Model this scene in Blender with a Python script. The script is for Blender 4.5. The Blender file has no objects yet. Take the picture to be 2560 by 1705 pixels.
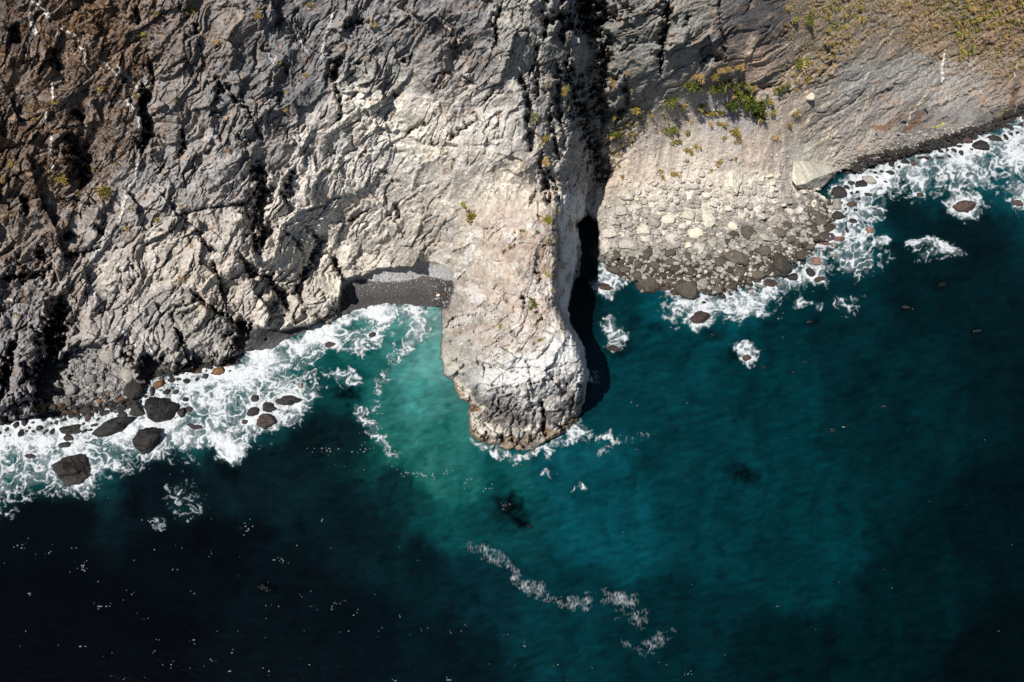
import bpy, math, random, time
import numpy as np
from mathutils import Vector, Matrix, Euler
T0 = time.time()
S = bpy.context.scene
COL = S.collection
F = np.float32
R = math.radians

# ------------------------------------------------------------------ camera, sky, sun, exposure
H = 120.0                       # camera height above the sea, metres
PITCH = 58.0                    # degrees below the horizon
W_, H_ = 2560.0, 1705.0         # survey pixel frame of the photograph
FPX = 24.0 / 36.0 * W_
cam = bpy.data.objects.new('camera', bpy.data.cameras.new('camera'))
cam.data.lens, cam.data.sensor_width = 24, 36
cam.data.clip_start, cam.data.clip_end = 1, 8000
cam.location = (0, 0, H)
cam.rotation_euler = (R(90 - PITCH), 0, 0)
COL.objects.link(cam)
S.camera = cam

SUN_EL, SUN_X, SUN_Y = 60.0, -0.76, -0.65   # sun stands to the left and a little seaward
wd = bpy.data.worlds.new('World'); S.world = wd; wd.use_nodes = True
nt = wd.node_tree
sky = nt.nodes.new('ShaderNodeTexSky'); sky.sky_type = 'NISHITA'; sky.sun_disc = False
sky.sun_elevation = R(SUN_EL); sky.sun_rotation = math.atan2(SUN_X, SUN_Y)
sky.altitude = 0; sky.air_density = 1; sky.dust_density = 0.6; sky.ozone_density = 1.5
bg = nt.nodes['Background']; bg.inputs[1].default_value = 0.05
nt.links.new(sky.outputs[0], bg.inputs[0])
sl = bpy.data.lights.new('sun', 'SUN'); sl.energy = 4.6; sl.angle = R(0.5); sl.color = (1, 0.97, 0.92)
sun = bpy.data.objects.new('sun', sl); COL.objects.link(sun)
ce = math.cos(R(SUN_EL)); hn = math.hypot(SUN_X, SUN_Y)
SUN = Vector((SUN_X / hn * ce, SUN_Y / hn * ce, math.sin(R(SUN_EL))))
sun.rotation_euler = SUN.to_track_quat('Z', 'Y').to_euler()
vs = S.view_settings
vs.view_transform = 'Standard'; vs.look = 'None'; vs.gamma = 1; vs.use_curve_mapping = False
vs.exposure = 0.72
S.cycles.use_denoising = False
S.cycles.max_bounces = 4; S.cycles.diffuse_bounces = 2; S.cycles.glossy_bounces = 2
S.cycles.transparent_max_bounces = 4

# ------------------------------------------------------------------ numpy helpers
def lin(c):
    c = np.asarray(c, np.float64) / 255.0
    return np.where(c <= .04045, c / 12.92, ((c + .055) / 1.055) ** 2.4).astype(F)

def sm(a, b, x):
    t = np.clip((x - a) / (b - a), 0, 1); return t * t * (3 - 2 * t)

def hsh(ix, iy, seed):
    h = ix.astype(np.uint32) * np.uint32(374761393) + iy.astype(np.uint32) * np.uint32(668265263) + np.uint32((seed * 2246822519) & 0xffffffff)
    h = (h ^ (h >> np.uint32(13))) * np.uint32(1274126177)
    h = (h ^ (h >> np.uint32(16))) * np.uint32(2654435769)
    return h ^ (h >> np.uint32(15))

def rnd(h): return (h & np.uint32(0xffffff)).astype(F) * F(1 / 16777216.0)

def noise(x, y, seed=0):
    x = x.astype(F); y = y.astype(F)
    fx = np.floor(x); fy = np.floor(y)
    ix = fx.astype(np.int32); iy = fy.astype(np.int32)
    x = x - fx; y = y - fy
    u = x * x * x * (x * (x * 6 - 15) + 10); v = y * y * y * (y * (y * 6 - 15) + 10)
    def g(dx, dy):
        a = rnd(hsh(ix + dx, iy + dy, seed)) * F(6.2831853)
        return np.cos(a) * (x - dx) + np.sin(a) * (y - dy)
    a = g(0, 0); b = g(1, 0); c = g(0, 1); d = g(1, 1)
    return (a + (b - a) * u + (c - a) * v + (a - b - c + d) * u * v) * F(1.5)

def fbm(x, y, seed=0, o=4, gain=.5):
    s = 0; a = 1.0; t = 0; k = 1.0
    for i in range(o):
        s = s + a * noise(x * k + i * 7.3, y * k - i * 3.1, seed + i * 17); t += a; a *= gain; k *= 2.03
    return s / t

def ridged(x, y, seed=0, o=4, gain=.5):
    s = 0; a = 1.0; t = 0; k = 1.0
    for i in range(o):
        n = 1 - np.abs(noise(x * k + i * 5.3, y * k + i * 9.1, seed + i * 13)) * 1.6
        s = s + a * n; t += a; a *= gain; k *= 2.07
    return s / t

def voro(x, y, seed=0):
    """F1, F2, cell hash, offset from the nearest cell point"""
    x = x.astype(F); y = y.astype(F)
    ix = np.floor(x).astype(np.int32); iy = np.floor(y).astype(np.int32)
    f1 = np.full(x.shape, 9, F); f2 = np.full(x.shape, 9, F)
    cid = np.zeros(x.shape, np.uint32); ox = np.zeros(x.shape, F); oy = np.zeros(x.shape, F)
    for dy in (-1, 0, 1):
        for dx in (-1, 0, 1):
            h = hsh(ix + dx, iy + dy, seed)
            px = ix + dx + F(.1) + F(.8) * rnd(h); py = iy + dy + F(.1) + F(.8) * rnd(h * np.uint32(747796405) + np.uint32(12345))
            ax = x - px; ay = y - py; d = ax * ax + ay * ay
            near = d < f1
            f2 = np.where(near, f1, np.minimum(f2, d))
            f1 = np.where(near, d, f1); cid = np.where(near, h, cid)
            ox = np.where(near, ax, ox); oy = np.where(near, ay, oy)
    return np.sqrt(f1), np.sqrt(f2), cid, ox, oy

def facets(x, y, seed, tilt=1.0, off=.3):
    """angular blocks: each cell a plane with its own tilt and its own step"""
    f1, f2, c, ox, oy = voro(x, y, seed)
    a = rnd(c * np.uint32(2891336453)) * F(6.283); m = rnd(c * np.uint32(1181783497)) * F(tilt)
    o = rnd(c * np.uint32(3266489917))
    return np.cos(a) * m * ox + np.sin(a) * m * oy + (o - F(.5)) * off, f2 - f1, o

def seg_dist(X, Y, pts):
    """distance to a polyline and the position along it (0..1)"""
    best = np.full(X.shape, 1e9, F); along = np.zeros(X.shape, F)
    L = [0.0]
    for (ax, ay), (bx, by) in zip(pts, pts[1:]): L.append(L[-1] + math.hypot(bx - ax, by - ay))
    for i, ((ax, ay), (bx, by)) in enumerate(zip(pts, pts[1:])):
        vx, vy = bx - ax, by - ay; l2 = vx * vx + vy * vy + 1e-6
        t = np.clip(((X - ax) * vx + (Y - ay) * vy) / l2, 0, 1)
        d = np.hypot(X - ax - t * vx, Y - ay - t * vy)
        n = d < best
        best = np.where(n, d, best); along = np.where(n, (L[i] + t * math.sqrt(l2)) / L[-1], along)
    return best, along

class Stamp:
    """restricts work to the grid rows/columns near a polyline; the grid may be warped by at most PAD"""
    PAD = 40
    def __init__(self, xs, ys): self.xs, self.ys = xs, ys
    def win(self, pts, r):
        px = [p[0] for p in pts]; py = [p[1] for p in pts]; r = r + self.PAD
        i0, i1 = np.searchsorted(self.xs, [min(px) - r, max(px) + r]); j0, j1 = np.searchsorted(self.ys, [min(py) - r, max(py) + r])
        return slice(j0, j1), slice(i0, i1)

def poly_sd(X, Y, poly):
    """signed distance to a closed polygon, positive inside"""
    pts = list(poly) + [poly[0]]
    d = np.full(X.shape, 1e9, F)
    ins = np.zeros(X.shape, bool)
    for (ax, ay), (bx, by) in zip(pts, pts[1:]):
        vx, vy = bx - ax, by - ay
        t = np.clip(((X - ax) * vx + (Y - ay) * vy) / (vx * vx + vy * vy + 1e-6), 0, 1)
        d = np.minimum(d, (X - ax - t * vx) ** 2 + (Y - ay - t * vy) ** 2)
        if ay != by:
            ins ^= ((ay > Y) != (by > Y)) & (X < (bx - ax) * (Y - ay) / (by - ay) + ax)
    d = np.sqrt(d)
    return np.where(ins, d, -d)

def tps(ctrl, X, Y):
    """thin plate spline through (x, y, v) control points"""
    c = np.array(ctrl, np.float64); P = c[:, :2] / 500.0; v = c[:, 2]; n = len(c)
    def k(r2): return .5 * r2 * np.log(r2 + 1e-9)
    A = np.zeros((n + 3, n + 3)); d = ((P[:, None] - P[None]) ** 2).sum(-1)
    A[:n, :n] = k(d) + np.eye(n) * 1e-3; A[:n, n] = 1; A[:n, n + 1:] = P; A[n, :n] = 1; A[n + 1:, :n] = P.T
    w = np.linalg.solve(A, np.concatenate([v, np.zeros(3)]))
    x = X / 500.0; y = Y / 500.0
    o = w[n] + w[n + 1] * x + w[n + 2] * y
    for i in range(n): o = o + w[i] * k((x - P[i, 0]) ** 2 + (y - P[i, 1]) ** 2)
    return o

def coarse(xs, ys, fn, st=16.0):
    """evaluates fn on a coarse grid and upsamples"""
    cx = np.arange(xs[0], xs[-1] + st, st); cy = np.arange(ys[0], ys[-1] + st, st)
    X, Y = np.meshgrid(cx, cy); v = fn(X, Y)
    if v.ndim == 2: v = v[..., None]
    gx = (xs - cx[0]) / st; gy = (ys - cy[0]) / st
    i = np.clip(gx.astype(int), 0, len(cx) - 2); j = np.clip(gy.astype(int), 0, len(cy) - 2)
    fx = (gx - i)[None, :, None]; fy = (gy - j)[:, None, None]
    a = v[j][:, i]; b = v[j][:, i + 1]; c = v[j + 1][:, i]; d = v[j + 1][:, i + 1]
    o = a * (1 - fx) * (1 - fy) + b * fx * (1 - fy) + c * (1 - fx) * fy + d * fx * fy
    return o[..., 0].astype(F) if o.shape[2] == 1 else o.astype(F)

def samp(grid, xs, ys, X, Y):
    """bilinear lookup of a regular grid at warped places"""
    st = xs[1] - xs[0]
    gx = np.clip((X - xs[0]) / st, 0, len(xs) - 1.001); gy = np.clip((Y - ys[0]) / (ys[1] - ys[0]), 0, len(ys) - 1.001)
    i = gx.astype(int); j = gy.astype(int); fx = (gx - i)[..., None]; fy = (gy - j)[..., None]
    return (grid[j, i] * (1 - fx) + grid[j, i + 1] * fx) * (1 - fy) + (grid[j + 1, i] * (1 - fx) + grid[j + 1, i + 1] * fx) * fy

def shepard(samples, sig):
    P = np.array([s[:2] for s in samples], float); C = lin([s[2] for s in samples])
    def fn(X, Y):
        num = 0; den = 1e-9
        for p, c in zip(P, C):
            d2 = ((X - p[0]) ** 2 + (Y - p[1]) ** 2) / sig ** 2
            w = (.3 + d2) ** -3.6
            num = num + w[..., None] * c; den = den + w
        return num / den[..., None]
    return fn

# ------------------------------------------------------------------ photograph survey -> world
CP, SP = math.cos(R(PITCH)), math.sin(R(PITCH))
def ray(X, Y):
    a = (X - W_ / 2) / FPX; b = -(Y - H_ / 2) / FPX
    return a, CP + b * SP, -SP + b * CP          # world x, y, z per unit depth
def dist_at_z(Y, z=0.0):
    _, dy, dz = ray(0.0, Y); return (H - z) * dy / -dz
def world(X, Y, D):
    a, dy, dz = ray(X, Y); t = D / dy
    return a * t, D + 0 * t, H + dz * t
def sea_point(X, Y, z=0.0):
    a, dy, dz = ray(X, Y); t = (H - z) / -dz
    return a * t, dy * t, z + 0 * t

def tag(o, label=None, cat=None, group=None, kind=None):
    if label: o['label'] = label
    if cat: o['category'] = cat
    if group: o['group'] = group
    if kind: o['kind'] = kind
    return o

def grid_mesh(name, P, keep, cols, mat, parent=None):
    """the kept quads of a surveyed grid as one mesh; cols -> point attributes"""
    h, w = keep.shape[0] + 1, keep.shape[1] + 1
    j, i = np.nonzero(keep)
    a = j * w + i
    q = np.stack([a + w, a + w + 1, a + 1, a], 1)
    used = np.zeros(h * w, bool); used[q.ravel()] = True
    idx = np.full(h * w, -1, np.int64); n = int(used.sum()); idx[used] = np.arange(n)
    q = idx[q]
    me = bpy.data.meshes.new(name)
    me.vertices.add(n); me.vertices.foreach_set('co', P.reshape(-1, 3)[used].astype(F).ravel())
    me.loops.add(q.size); me.loops.foreach_set('vertex_index', q.ravel().astype(np.int32))
    me.polygons.add(len(q)); me.polygons.foreach_set('loop_start', np.arange(0, q.size, 4, dtype=np.int32))
    me.polygons.foreach_set('use_smooth', np.ones(len(q), bool))
    for k, v in cols.items():
        if v.ndim == 3:
            at = me.attributes.new(k, 'FLOAT_COLOR', 'POINT'); at.data.foreach_set('color', v.reshape(-1, 4)[used].astype(F).ravel())
        else:
            at = me.attributes.new(k, 'FLOAT', 'POINT'); at.data.foreach_set('value', v.ravel()[used].astype(F))
    me.materials.append(mat)
    me.update(calc_edges=True)
    o = bpy.data.objects.new(name, me); COL.objects.link(o)
    if parent: o.parent = parent
    return o

# ------------------------------------------------------------------ materials
def mat(name):
    m = bpy.data.materials.new(name); m.use_nodes = True
    t = m.node_tree; t.nodes.clear()
    out = t.nodes.new('ShaderNodeOutputMaterial'); b = t.nodes.new('ShaderNodeBsdfPrincipled')
    t.links.new(b.outputs[0], out.inputs[0])
    return m, t, b, out
def N(t, typ, **kw):
    n = t.nodes.new(typ)
    for k, v in kw.items(): setattr(n, k, v)
    return n
def math_node(t, op, a, b=None):
    n = N(t, 'ShaderNodeMath', operation=op)
    for i, v in enumerate((a, b)):
        if v is None: continue
        if isinstance(v, (int, float)): n.inputs[i].default_value = v
        else: t.links.new(v, n.inputs[i])
    return n.outputs[0]
def mixc(t, typ, f, a, b):
    n = N(t, 'ShaderNodeMix', data_type='RGBA', blend_type=typ)
    for s, v in ((n.inputs[0], f), (n.inputs[6], a), (n.inputs[7], b)):
        if isinstance(v, (int, float)): s.default_value = v
        elif isinstance(v, tuple): s.default_value = v + (1,)
        else: t.links.new(v, s)
    return n.outputs[2]
def ramp(t, f, pts):
    n = N(t, 'ShaderNodeValToRGB'); e = n.color_ramp.elements
    for i, (p, c) in enumerate(pts):
        if i > 1: e.new(p)
        e[i].position = p; e[i].color = (c, c, c, 1) if isinstance(c, (int, float)) else c + (1,)
    t.links.new(f, n.inputs[0]); return n.outputs[0]
def tex(t, typ, scale, co, **kw):
    n = N(t, typ); n.inputs['Scale'].default_value = scale
    for k, v in kw.items():
        if k in n.inputs: n.inputs[k].default_value = v
        else: setattr(n, k, v)
    t.links.new(co, n.inputs['Vector']); return n

def rock_material(name, bump=.5, speck=.35, scale=1.0):
    m, t, b, out = mat(name)
    at = N(t, 'ShaderNodeAttribute', attribute_name='col')
    co = N(t, 'ShaderNodeTexCoord').outputs['Object']
    n1 = tex(t, 'ShaderNodeTexNoise', 1.7 * scale, co, Detail=6.0, Roughness=.68)
    n2 = tex(t, 'ShaderNodeTexNoise', 7.0 * scale, co, Detail=4.0, Roughness=.7)
    v = tex(t, 'ShaderNodeTexVoronoi', 2.4 * scale, co, feature='DISTANCE_TO_EDGE')
    g = ramp(t, n1.outputs[0], [(.3, 1 - speck), (.7, 1 + speck)])
    c = mixc(t, 'MULTIPLY', 1.0, at.outputs['Color'], g)
    g2 = ramp(t, n2.outputs[0], [(.35, 1 - speck * .4), (.65, 1 + speck * .4)])
    c = mixc(t, 'MULTIPLY', 1.0, c, g2)
    t.links.new(c, b.inputs['Base Color'])
    wet = at.outputs['Alpha']
    t.links.new(math_node(t, 'SUBTRACT', .9, math_node(t, 'MULTIPLY', wet, .52)), b.inputs['Roughness'])
    t.links.new(math_node(t, 'ADD', math_node(t, 'MULTIPLY', wet, .35), .12), b.inputs['Specular IOR Level'])
    hgt = math_node(t, 'ADD', n1.outputs[0], math_node(t, 'MULTIPLY', n2.outputs[0], .35))
    hgt = math_node(t, 'ADD', hgt, math_node(t, 'MULTIPLY', math_node(t, 'MINIMUM', v.outputs[0], .12), 1.2))
    bp = N(t, 'ShaderNodeBump'); bp.inputs['Strength'].default_value = bump; bp.inputs['Distance'].default_value = .5 / scale
    t.links.new(hgt, bp.inputs['Height']); t.links.new(bp.outputs[0], b.inputs['Normal'])
    return m
M_ROCK = rock_material('weathered_rock', .62, .42)
M_PROM = rock_material('promontory_rock', .5, .2)
M_SCREE = rock_material('scree_soil', .5, .3, 1.6)
M_SHINGLE = rock_material('shingle', .45, .3, 3.0)
print('setup', round(time.time() - T0, 1))

# ------------------------------------------------------------------ traced outlines (photograph pixels)
LAND_A = [(-420,1120),(-300,1095),(-100,1072),(0,1060),(73,1040),(175,1024),(219,1022),(303,1009),(351,991),(366,958),(380,934),(431,936),(467,926),(508,920),
 (533,913),(584,911),(606,887),(617,876),(679,876),(725,848),(771,833),(785,818),(822,812),(851,797),(865,794),(887,779),(978,764),(1033,768),(1102,768),
 (1106,816),(1102,859),(1102,896),(1111,936),(1131,954),(1142,980),(1153,998),(1171,1006),(1171,1060),(1175,1082),(1200,1104),(1252,1119),(1288,1127),
 (1336,1126),(1361,1108),(1387,1093),(1420,1075),(1442,1053),(1456,1024),(1460,980),(1471,936),(1463,900),(1456,863),(1442,838),(1427,821),(1421,795),
 (1420,768),(1434,713),(1453,684),(1456,633),(1450,607),(1446,582),(1436,560),(1500,520),(1700,400),(1700,-700),(-420,-700)]
LAND_C = [(1300,-700),(1300,440),(1440,500),(1496,560),(1498,615),(1496,651),(1512,672),(1551,677),(1580,700),(1610,712),(1664,713),(1690,722),(1722,728),(1755,735),(1784,741),
 (1806,735),(1810,713),(1861,717),(1872,695),(1908,688),(1948,702),(1974,673),(1981,657),(2003,655),(2014,629),(2040,622),(2029,606),(2065,604),(2098,597),
 (2080,582),(2065,567),(2070,544),(2090,520),(2085,498),(2060,490),(2040,480),(2060,466),(2087,440),(2110,425),(2156,434),(2186,407),(2226,405),(2243,394),(2292,383),(2357,369),(2394,358),(2430,343),
 (2467,332),(2493,318),(2503,303),(2540,288),(2600,270),(2700,240),(2860,180),(3100,90),(3100,-700)]
BEACH = [(857,699),(912,691),(945,673),(971,673),(1025,670),(1069,657),(1102,662),(1128,668),(1136,717),(1120,775),(1033,778),(978,774),(887,790),(850,805),(848,760)]
BEACH_DRY = [(857,721),(890,695),(934,702),(971,706),(1022,701),(1058,690),(1091,695),(1134,702),(1140,650),(1069,640),(945,655),(850,680)]
COVE_SAND = [(612,880),(679,880),(725,852),(775,836),(771,815),(740,817),(700,828),(665,822),(645,816),(622,830)]
COBBLES = [(95,1030),(118,965),(140,915),(165,885),(190,872),(245,862),(275,900),(310,918),(330,930),(345,985),(303,1012),(219,1024),(175,1028)]
SCREE = [(1496,655),(1500,560),(1515,500),(1545,440),(1580,370),(1610,300),(1640,255),(1700,232),(1760,228),(1850,235),(1935,250),(1985,300),(2010,360),(2020,420),(2090,440),(2100,500),(2130,560),(2120,620),(1990,700),(1800,760),(1600,730)]
PROMONTORY = [(1085,800),(1105,690),(1128,668),(1085,610),(1075,560),(1110,530),(1190,505),(1290,520),(1385,500),(1500,500),(1520,1000),(1400,1180),(1200,1180),(1080,1010)]

Z_A = [  # x, y, metres inland (distance from the camera foot)
 (-350,1095,55),(-350,900,66),(-350,700,77),(-350,500,85.5),(-350,300,92),(-350,100,97),(-350,-250,109),
 (0,1060,57),(0,950,63),(0,850,71),(0,700,78),(0,500,86),(0,300,92.3),(0,100,97.5),(0,-250,109),
 (250,1020,59.7),(250,870,72.3),(250,790,76.5),(250,700,80),(250,500,87),(250,300,93),(250,100,98.5),(250,-250,110),
 (430,940,66.5),(480,860,71.5),(550,700,79),(550,500,87),(550,300,93.5),(550,100,99),(550,-250,110),(600,890,71.3),
 (700,840,76),(750,800,80),(750,700,84),(750,600,88.5),(750,500,92),(750,400,94),(750,300,96),(750,100,100.5),(750,-250,111),
 (850,700,89),(950,690,90.2),(950,640,92.3),(950,600,93.5),(950,500,95),(950,400,96),(950,300,97.2),(950,100,101),(950,-250,111),
 (1080,600,92.5),(1120,680,91.5),(1150,500,92.5),(1150,400,94),(1150,300,96.5),(1150,100,100),(1150,-250,110),
 (1300,420,91.5),(1300,300,94.5),(1300,100,98.5),(1300,-250,109),(1440,300,102.5),(1450,200,104.5),(1450,130,105),(1430,0,103),(1430,-250,112)]
Z_B = [(1170,1060,55.6),(1285,1125,51.1),(1350,1110,52.5),(1280,1060,53.2),(1280,1000,55.3),(1280,930,58.4),(1280,850,62.2),(1280,780,66.5),(1280,700,72),(1280,600,79.2),(1280,500,87),(1280,430,91),
 (1105,760,82.5),(1140,760,78.5),(1115,700,87.3),(1180,700,78),(1180,620,83),(1135,620,88),(1090,620,93),(1104,830,75.7),(1140,830,71.8),(1190,800,69.5),(1104,900,69.6),(1150,900,65),(1200,900,61.6),
 (1150,985,61.8),(1172,1010,60.3),(1200,1000,57.5),(1190,1075,53.8),(1390,700,72.5),(1390,600,79.5),(1395,500,87.5),(1390,764,68.3),(1416,816,64.5),(1440,860,62),(1462,920,59.8),(1400,900,59.4),(1440,1000,56.2),(1400,1060,54),(1440,1052,56),(1350,960,57),
 (1100,520,94),(1060,560,96),(1290,350,96)]
Z_C = [(1300,560,103),(1300,200,119),(1300,-250,134),(1500,660,95),(1500,560,103),(1500,450,110.5),(1500,380,113.5),(1500,300,110.5),(1500,230,109),(1500,150,109),(1500,60,110),(1500,0,111.5),(1500,-250,124),(1580,250,111.8),(1600,150,111),(1600,50,112),(1600,-100,117),(1650,200,112),
 (1620,710,90.2),(1700,725,88.4),(1700,660,94),(1700,600,99),(1700,500,107),(1700,400,112.5),(1700,300,116.5),(1700,230,115),(1700,100,113),(1700,0,115.5),(1830,250,118.5),(1830,80,117.5),(1700,-250,141),
 (1860,715,89.4),(1950,695,91.5),(1950,600,100),(1950,500,109.5),(1950,400,115.5),(1950,300,119.5),(1950,200,121.5),(1950,100,123.5),(1950,0,127.5),(1950,-250,151),
 (2070,560,106.5),(2080,470,117.5),(2080,400,124),(2080,300,127.5),(2080,200,131),(2080,0,139),
 (2300,382,130.3),(2300,330,137),(2300,300,140),(2300,200,147),(2300,100,153),(2300,0,158),(2300,-250,168),
 (2560,283,145.3),(2560,250,148),(2560,150,153.5),(2560,0,161),(2560,-250,174),(2850,180,161.5),(2850,100,165),(2850,0,170),(2850,-250,184)]
CREST = [(-260,1425),(0,1440),(60,1458),(130,1472),(200,1458),(300,1438),(350,1430),(400,1420),(450,1404),(500,1392),(560,1383),(600,1393),(650,1390),(700,1386),(764,1389),(816,1416),(840,1441),(900,1462),(936,1471),(1000,1459),(1053,1442),(1080,1418),(1126,1345)]

# cracks and clefts: (points, width px, depth m)
CRACKS = [
 ([(355,205),(362,240),(355,270),(366,310),(371,340),(352,385)],22,5.5),([(165,320),(190,370),(215,430),(208,475)],34,3.2),([(858,130),(840,170),(833,208)],17,4),
 ([(833,208),(852,240),(853,270),(848,312)],7,2.2),([(640,400),(655,450),(650,480),(695,468)],28,5),([(655,480),(648,540),(652,600),(640,640)],24,4.5),
 ([(599,633),(635,688),(676,695),(716,764),(730,779)],16,4),([(643,560),(668,585),(639,622)],18,3.5),([(767,567),(803,607),(785,637),(774,666),(745,720),(760,764)],16,4),
 ([(829,640),(851,680),(857,700)],10,3),([(157,735),(153,786),(124,838),(140,867),(128,910),(106,958),(88,1016)],38,6.5),([(44,838),(22,918),(0,1000)],22,3.5),
 ([(0,699),(66,691),(110,688),(135,655)],18,3),([(146,644),(205,633),(250,620)],8,2),([(161,597),(183,578)],14,3),([(91,640),(113,622)],16,3.5),([(364,885),(372,911),(366,945)],26,6),
 ([(600,818),(612,868)],30,6),([(585,806),(640,822)],16,4),([(475,721),(522,764),(570,790),(592,812)],8,2.5),([(435,816),(457,845),(446,874)],13,3),
 ([(1263,4),(1244,37),(1237,66),(1244,91),(1233,128)],9,3),([(1294,175),(1306,205),(1317,234),(1321,270),(1317,318)],10,3.5),([(1345,150),(1345,197),(1341,256)],6,2.2),
 ([(1347,102),(1336,161),(1321,193)],7,2.5),([(1369,33),(1365,73),(1356,105)],9,3),([(1237,208),(1230,234),(1200,267)],5,1.6),([(1190,299),(1164,321),(1120,351)],7,2.2),
 ([(1102,358),(1069,365)],4,1.3),([(1073,307),(1033,321),(1011,343)],6,1.8),([(1350,413),(1361,446),(1372,486),(1376,519)],13,4),([(1354,376),(1350,413)],7,2.5),
 ([(1372,427),(1394,475),(1398,520)],9,3),([(1347,471),(1321,519)],5,1.6),([(1321,325),(1328,362),(1334,380)],13,3),([(1390,150),(1400,200),(1390,260),(1410,330)],14,4),([(1425,130),(1432,180),(1440,260),(1445,330)],14,4),
 ([(1370,270),(1385,330),(1400,420)],8,3),([(1440,-60),(1462,20),(1476,90)],74,10),([(1500,40),(1512,130),(1500,230),(1502,330)],30,6),([(1455,170),(1452,250),(1462,330),(1470,400)],20,5),([(1480,330),(1500,420),(1512,470)],26,5),([(1415,150),(1425,230),(1430,300)],12,4),([(1400,30),(1412,110)],14,4),
 ([(1672,-10),(1668,47),(1659,95),(1655,146),(1651,190)],15,5),([(1599,95),(1565,118),(1544,128)],6,2),([(1560,186),(1571,252),(1551,278),(1537,314)],9,3),([(1527,225),(1556,176)],6,2),
 ([(1800,-10),(1802,55),(1815,139),(1812,155)],5,2),([(1873,22),(1880,-10)],5,1.5),([(1726,37),(1711,69)],5,1.8),([(1747,161),(1777,135),(1813,152)],8,2),([(1980,50),(1975,75),(1945,95)],5,1.6),
 ([(2083,153),(2065,179),(2040,201)],5,1.8),([(1974,172),(1950,180)],5,1.5),([(1937,215),(1897,221)],5,1.5),([(2360,140),(2352,150),(2310,170)],4,1.2),([(2250,205),(2220,228),(2165,250)],5,1.5),([(2440,225),(2340,270),(2300,290)],5,1.2),
 ([(1350,995),(1358,1024),(1361,1046),(1358,1071),(1369,1092)],9,3.5),([(1277,1071),(1283,1111)],6,1.4),([(1253,1080),(1258,1116)],6,1.4),([(1330,1085),(1335,1118)],5,1),([(1215,1075),(1222,1108)],5,1),
 ([(1124,901),(1179,905),(1230,916),(1252,920)],4,1.2),([(1193,982),(1244,973),(1303,965),(1361,954),(1409,933)],4,1.2),([(1327,950),(1330,985)],4,1.2),([(1250,1000),(1275,985),(1300,1000)],4,1),
 ([(1340,1045),(1330,1010),(1322,980)],3,1),([(1400,1000),(1420,960),(1440,930)],5,1.5),([(1426,1040),(1436,990)],5,1.6),([(1445,960),(1455,985)],5,1.6),([(1335,673),(1352,690),(1350,712)],5,1.5),([(1300,740),(1318,762),(1310,772)],4,1.2),([(1340,775),(1358,800)],4,1.2),
 ([(430,540),(520,520),(640,505)],5,1.5),([(300,880),(340,900)],8,2),([(320,640),(345,690),(315,735)],5,1.6),([(480,560),(520,620),(560,640)],6,1.8),([(420,800),(440,770),(520,740)],5,1.5),
 ([(530,650),(548,700),(560,740)],6,2),([(560,200),(590,250),(640,290)],7,2),([(600,230),(640,320),(660,360)],6,1.8),([(540,190),(560,235)],14,3),([(455,320),(462,370),(440,400)],10,2.5),
 ([(740,420),(720,460),(728,500)],12,3),([(700,470),(730,530)],8,2),([(690,560),(740,600),(760,640)],6,2),([(370,130),(385,200),(378,228)],6,2),([(340,20),(348,60)],10,2.5),([(490,50),(488,90)],10,2.5),
 ([(1035,130),(1020,160),(1005,140)],6,2),([(905,150),(890,165)],6,2),([(920,55),(870,60),(855,80)],10,2.5),([(1080,210),(1100,180)],5,1.5),([(980,240),(1000,238)],8,1.8),([(950,420),(1010,470)],4,1),([(930,520),(890,545),(860,548)],5,1.6),([(985,500),(1000,545),(975,550)],10,2),
 ([(700,150),(720,190)],6,1.6),([(130,120),(150,180)],12,2.5),([(30,60),(48,110)],16,3),([(185,270),(210,310)],16,3),([(60,490),(70,540)],16,3.5),([(240,560),(262,590)],14,3)]
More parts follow.
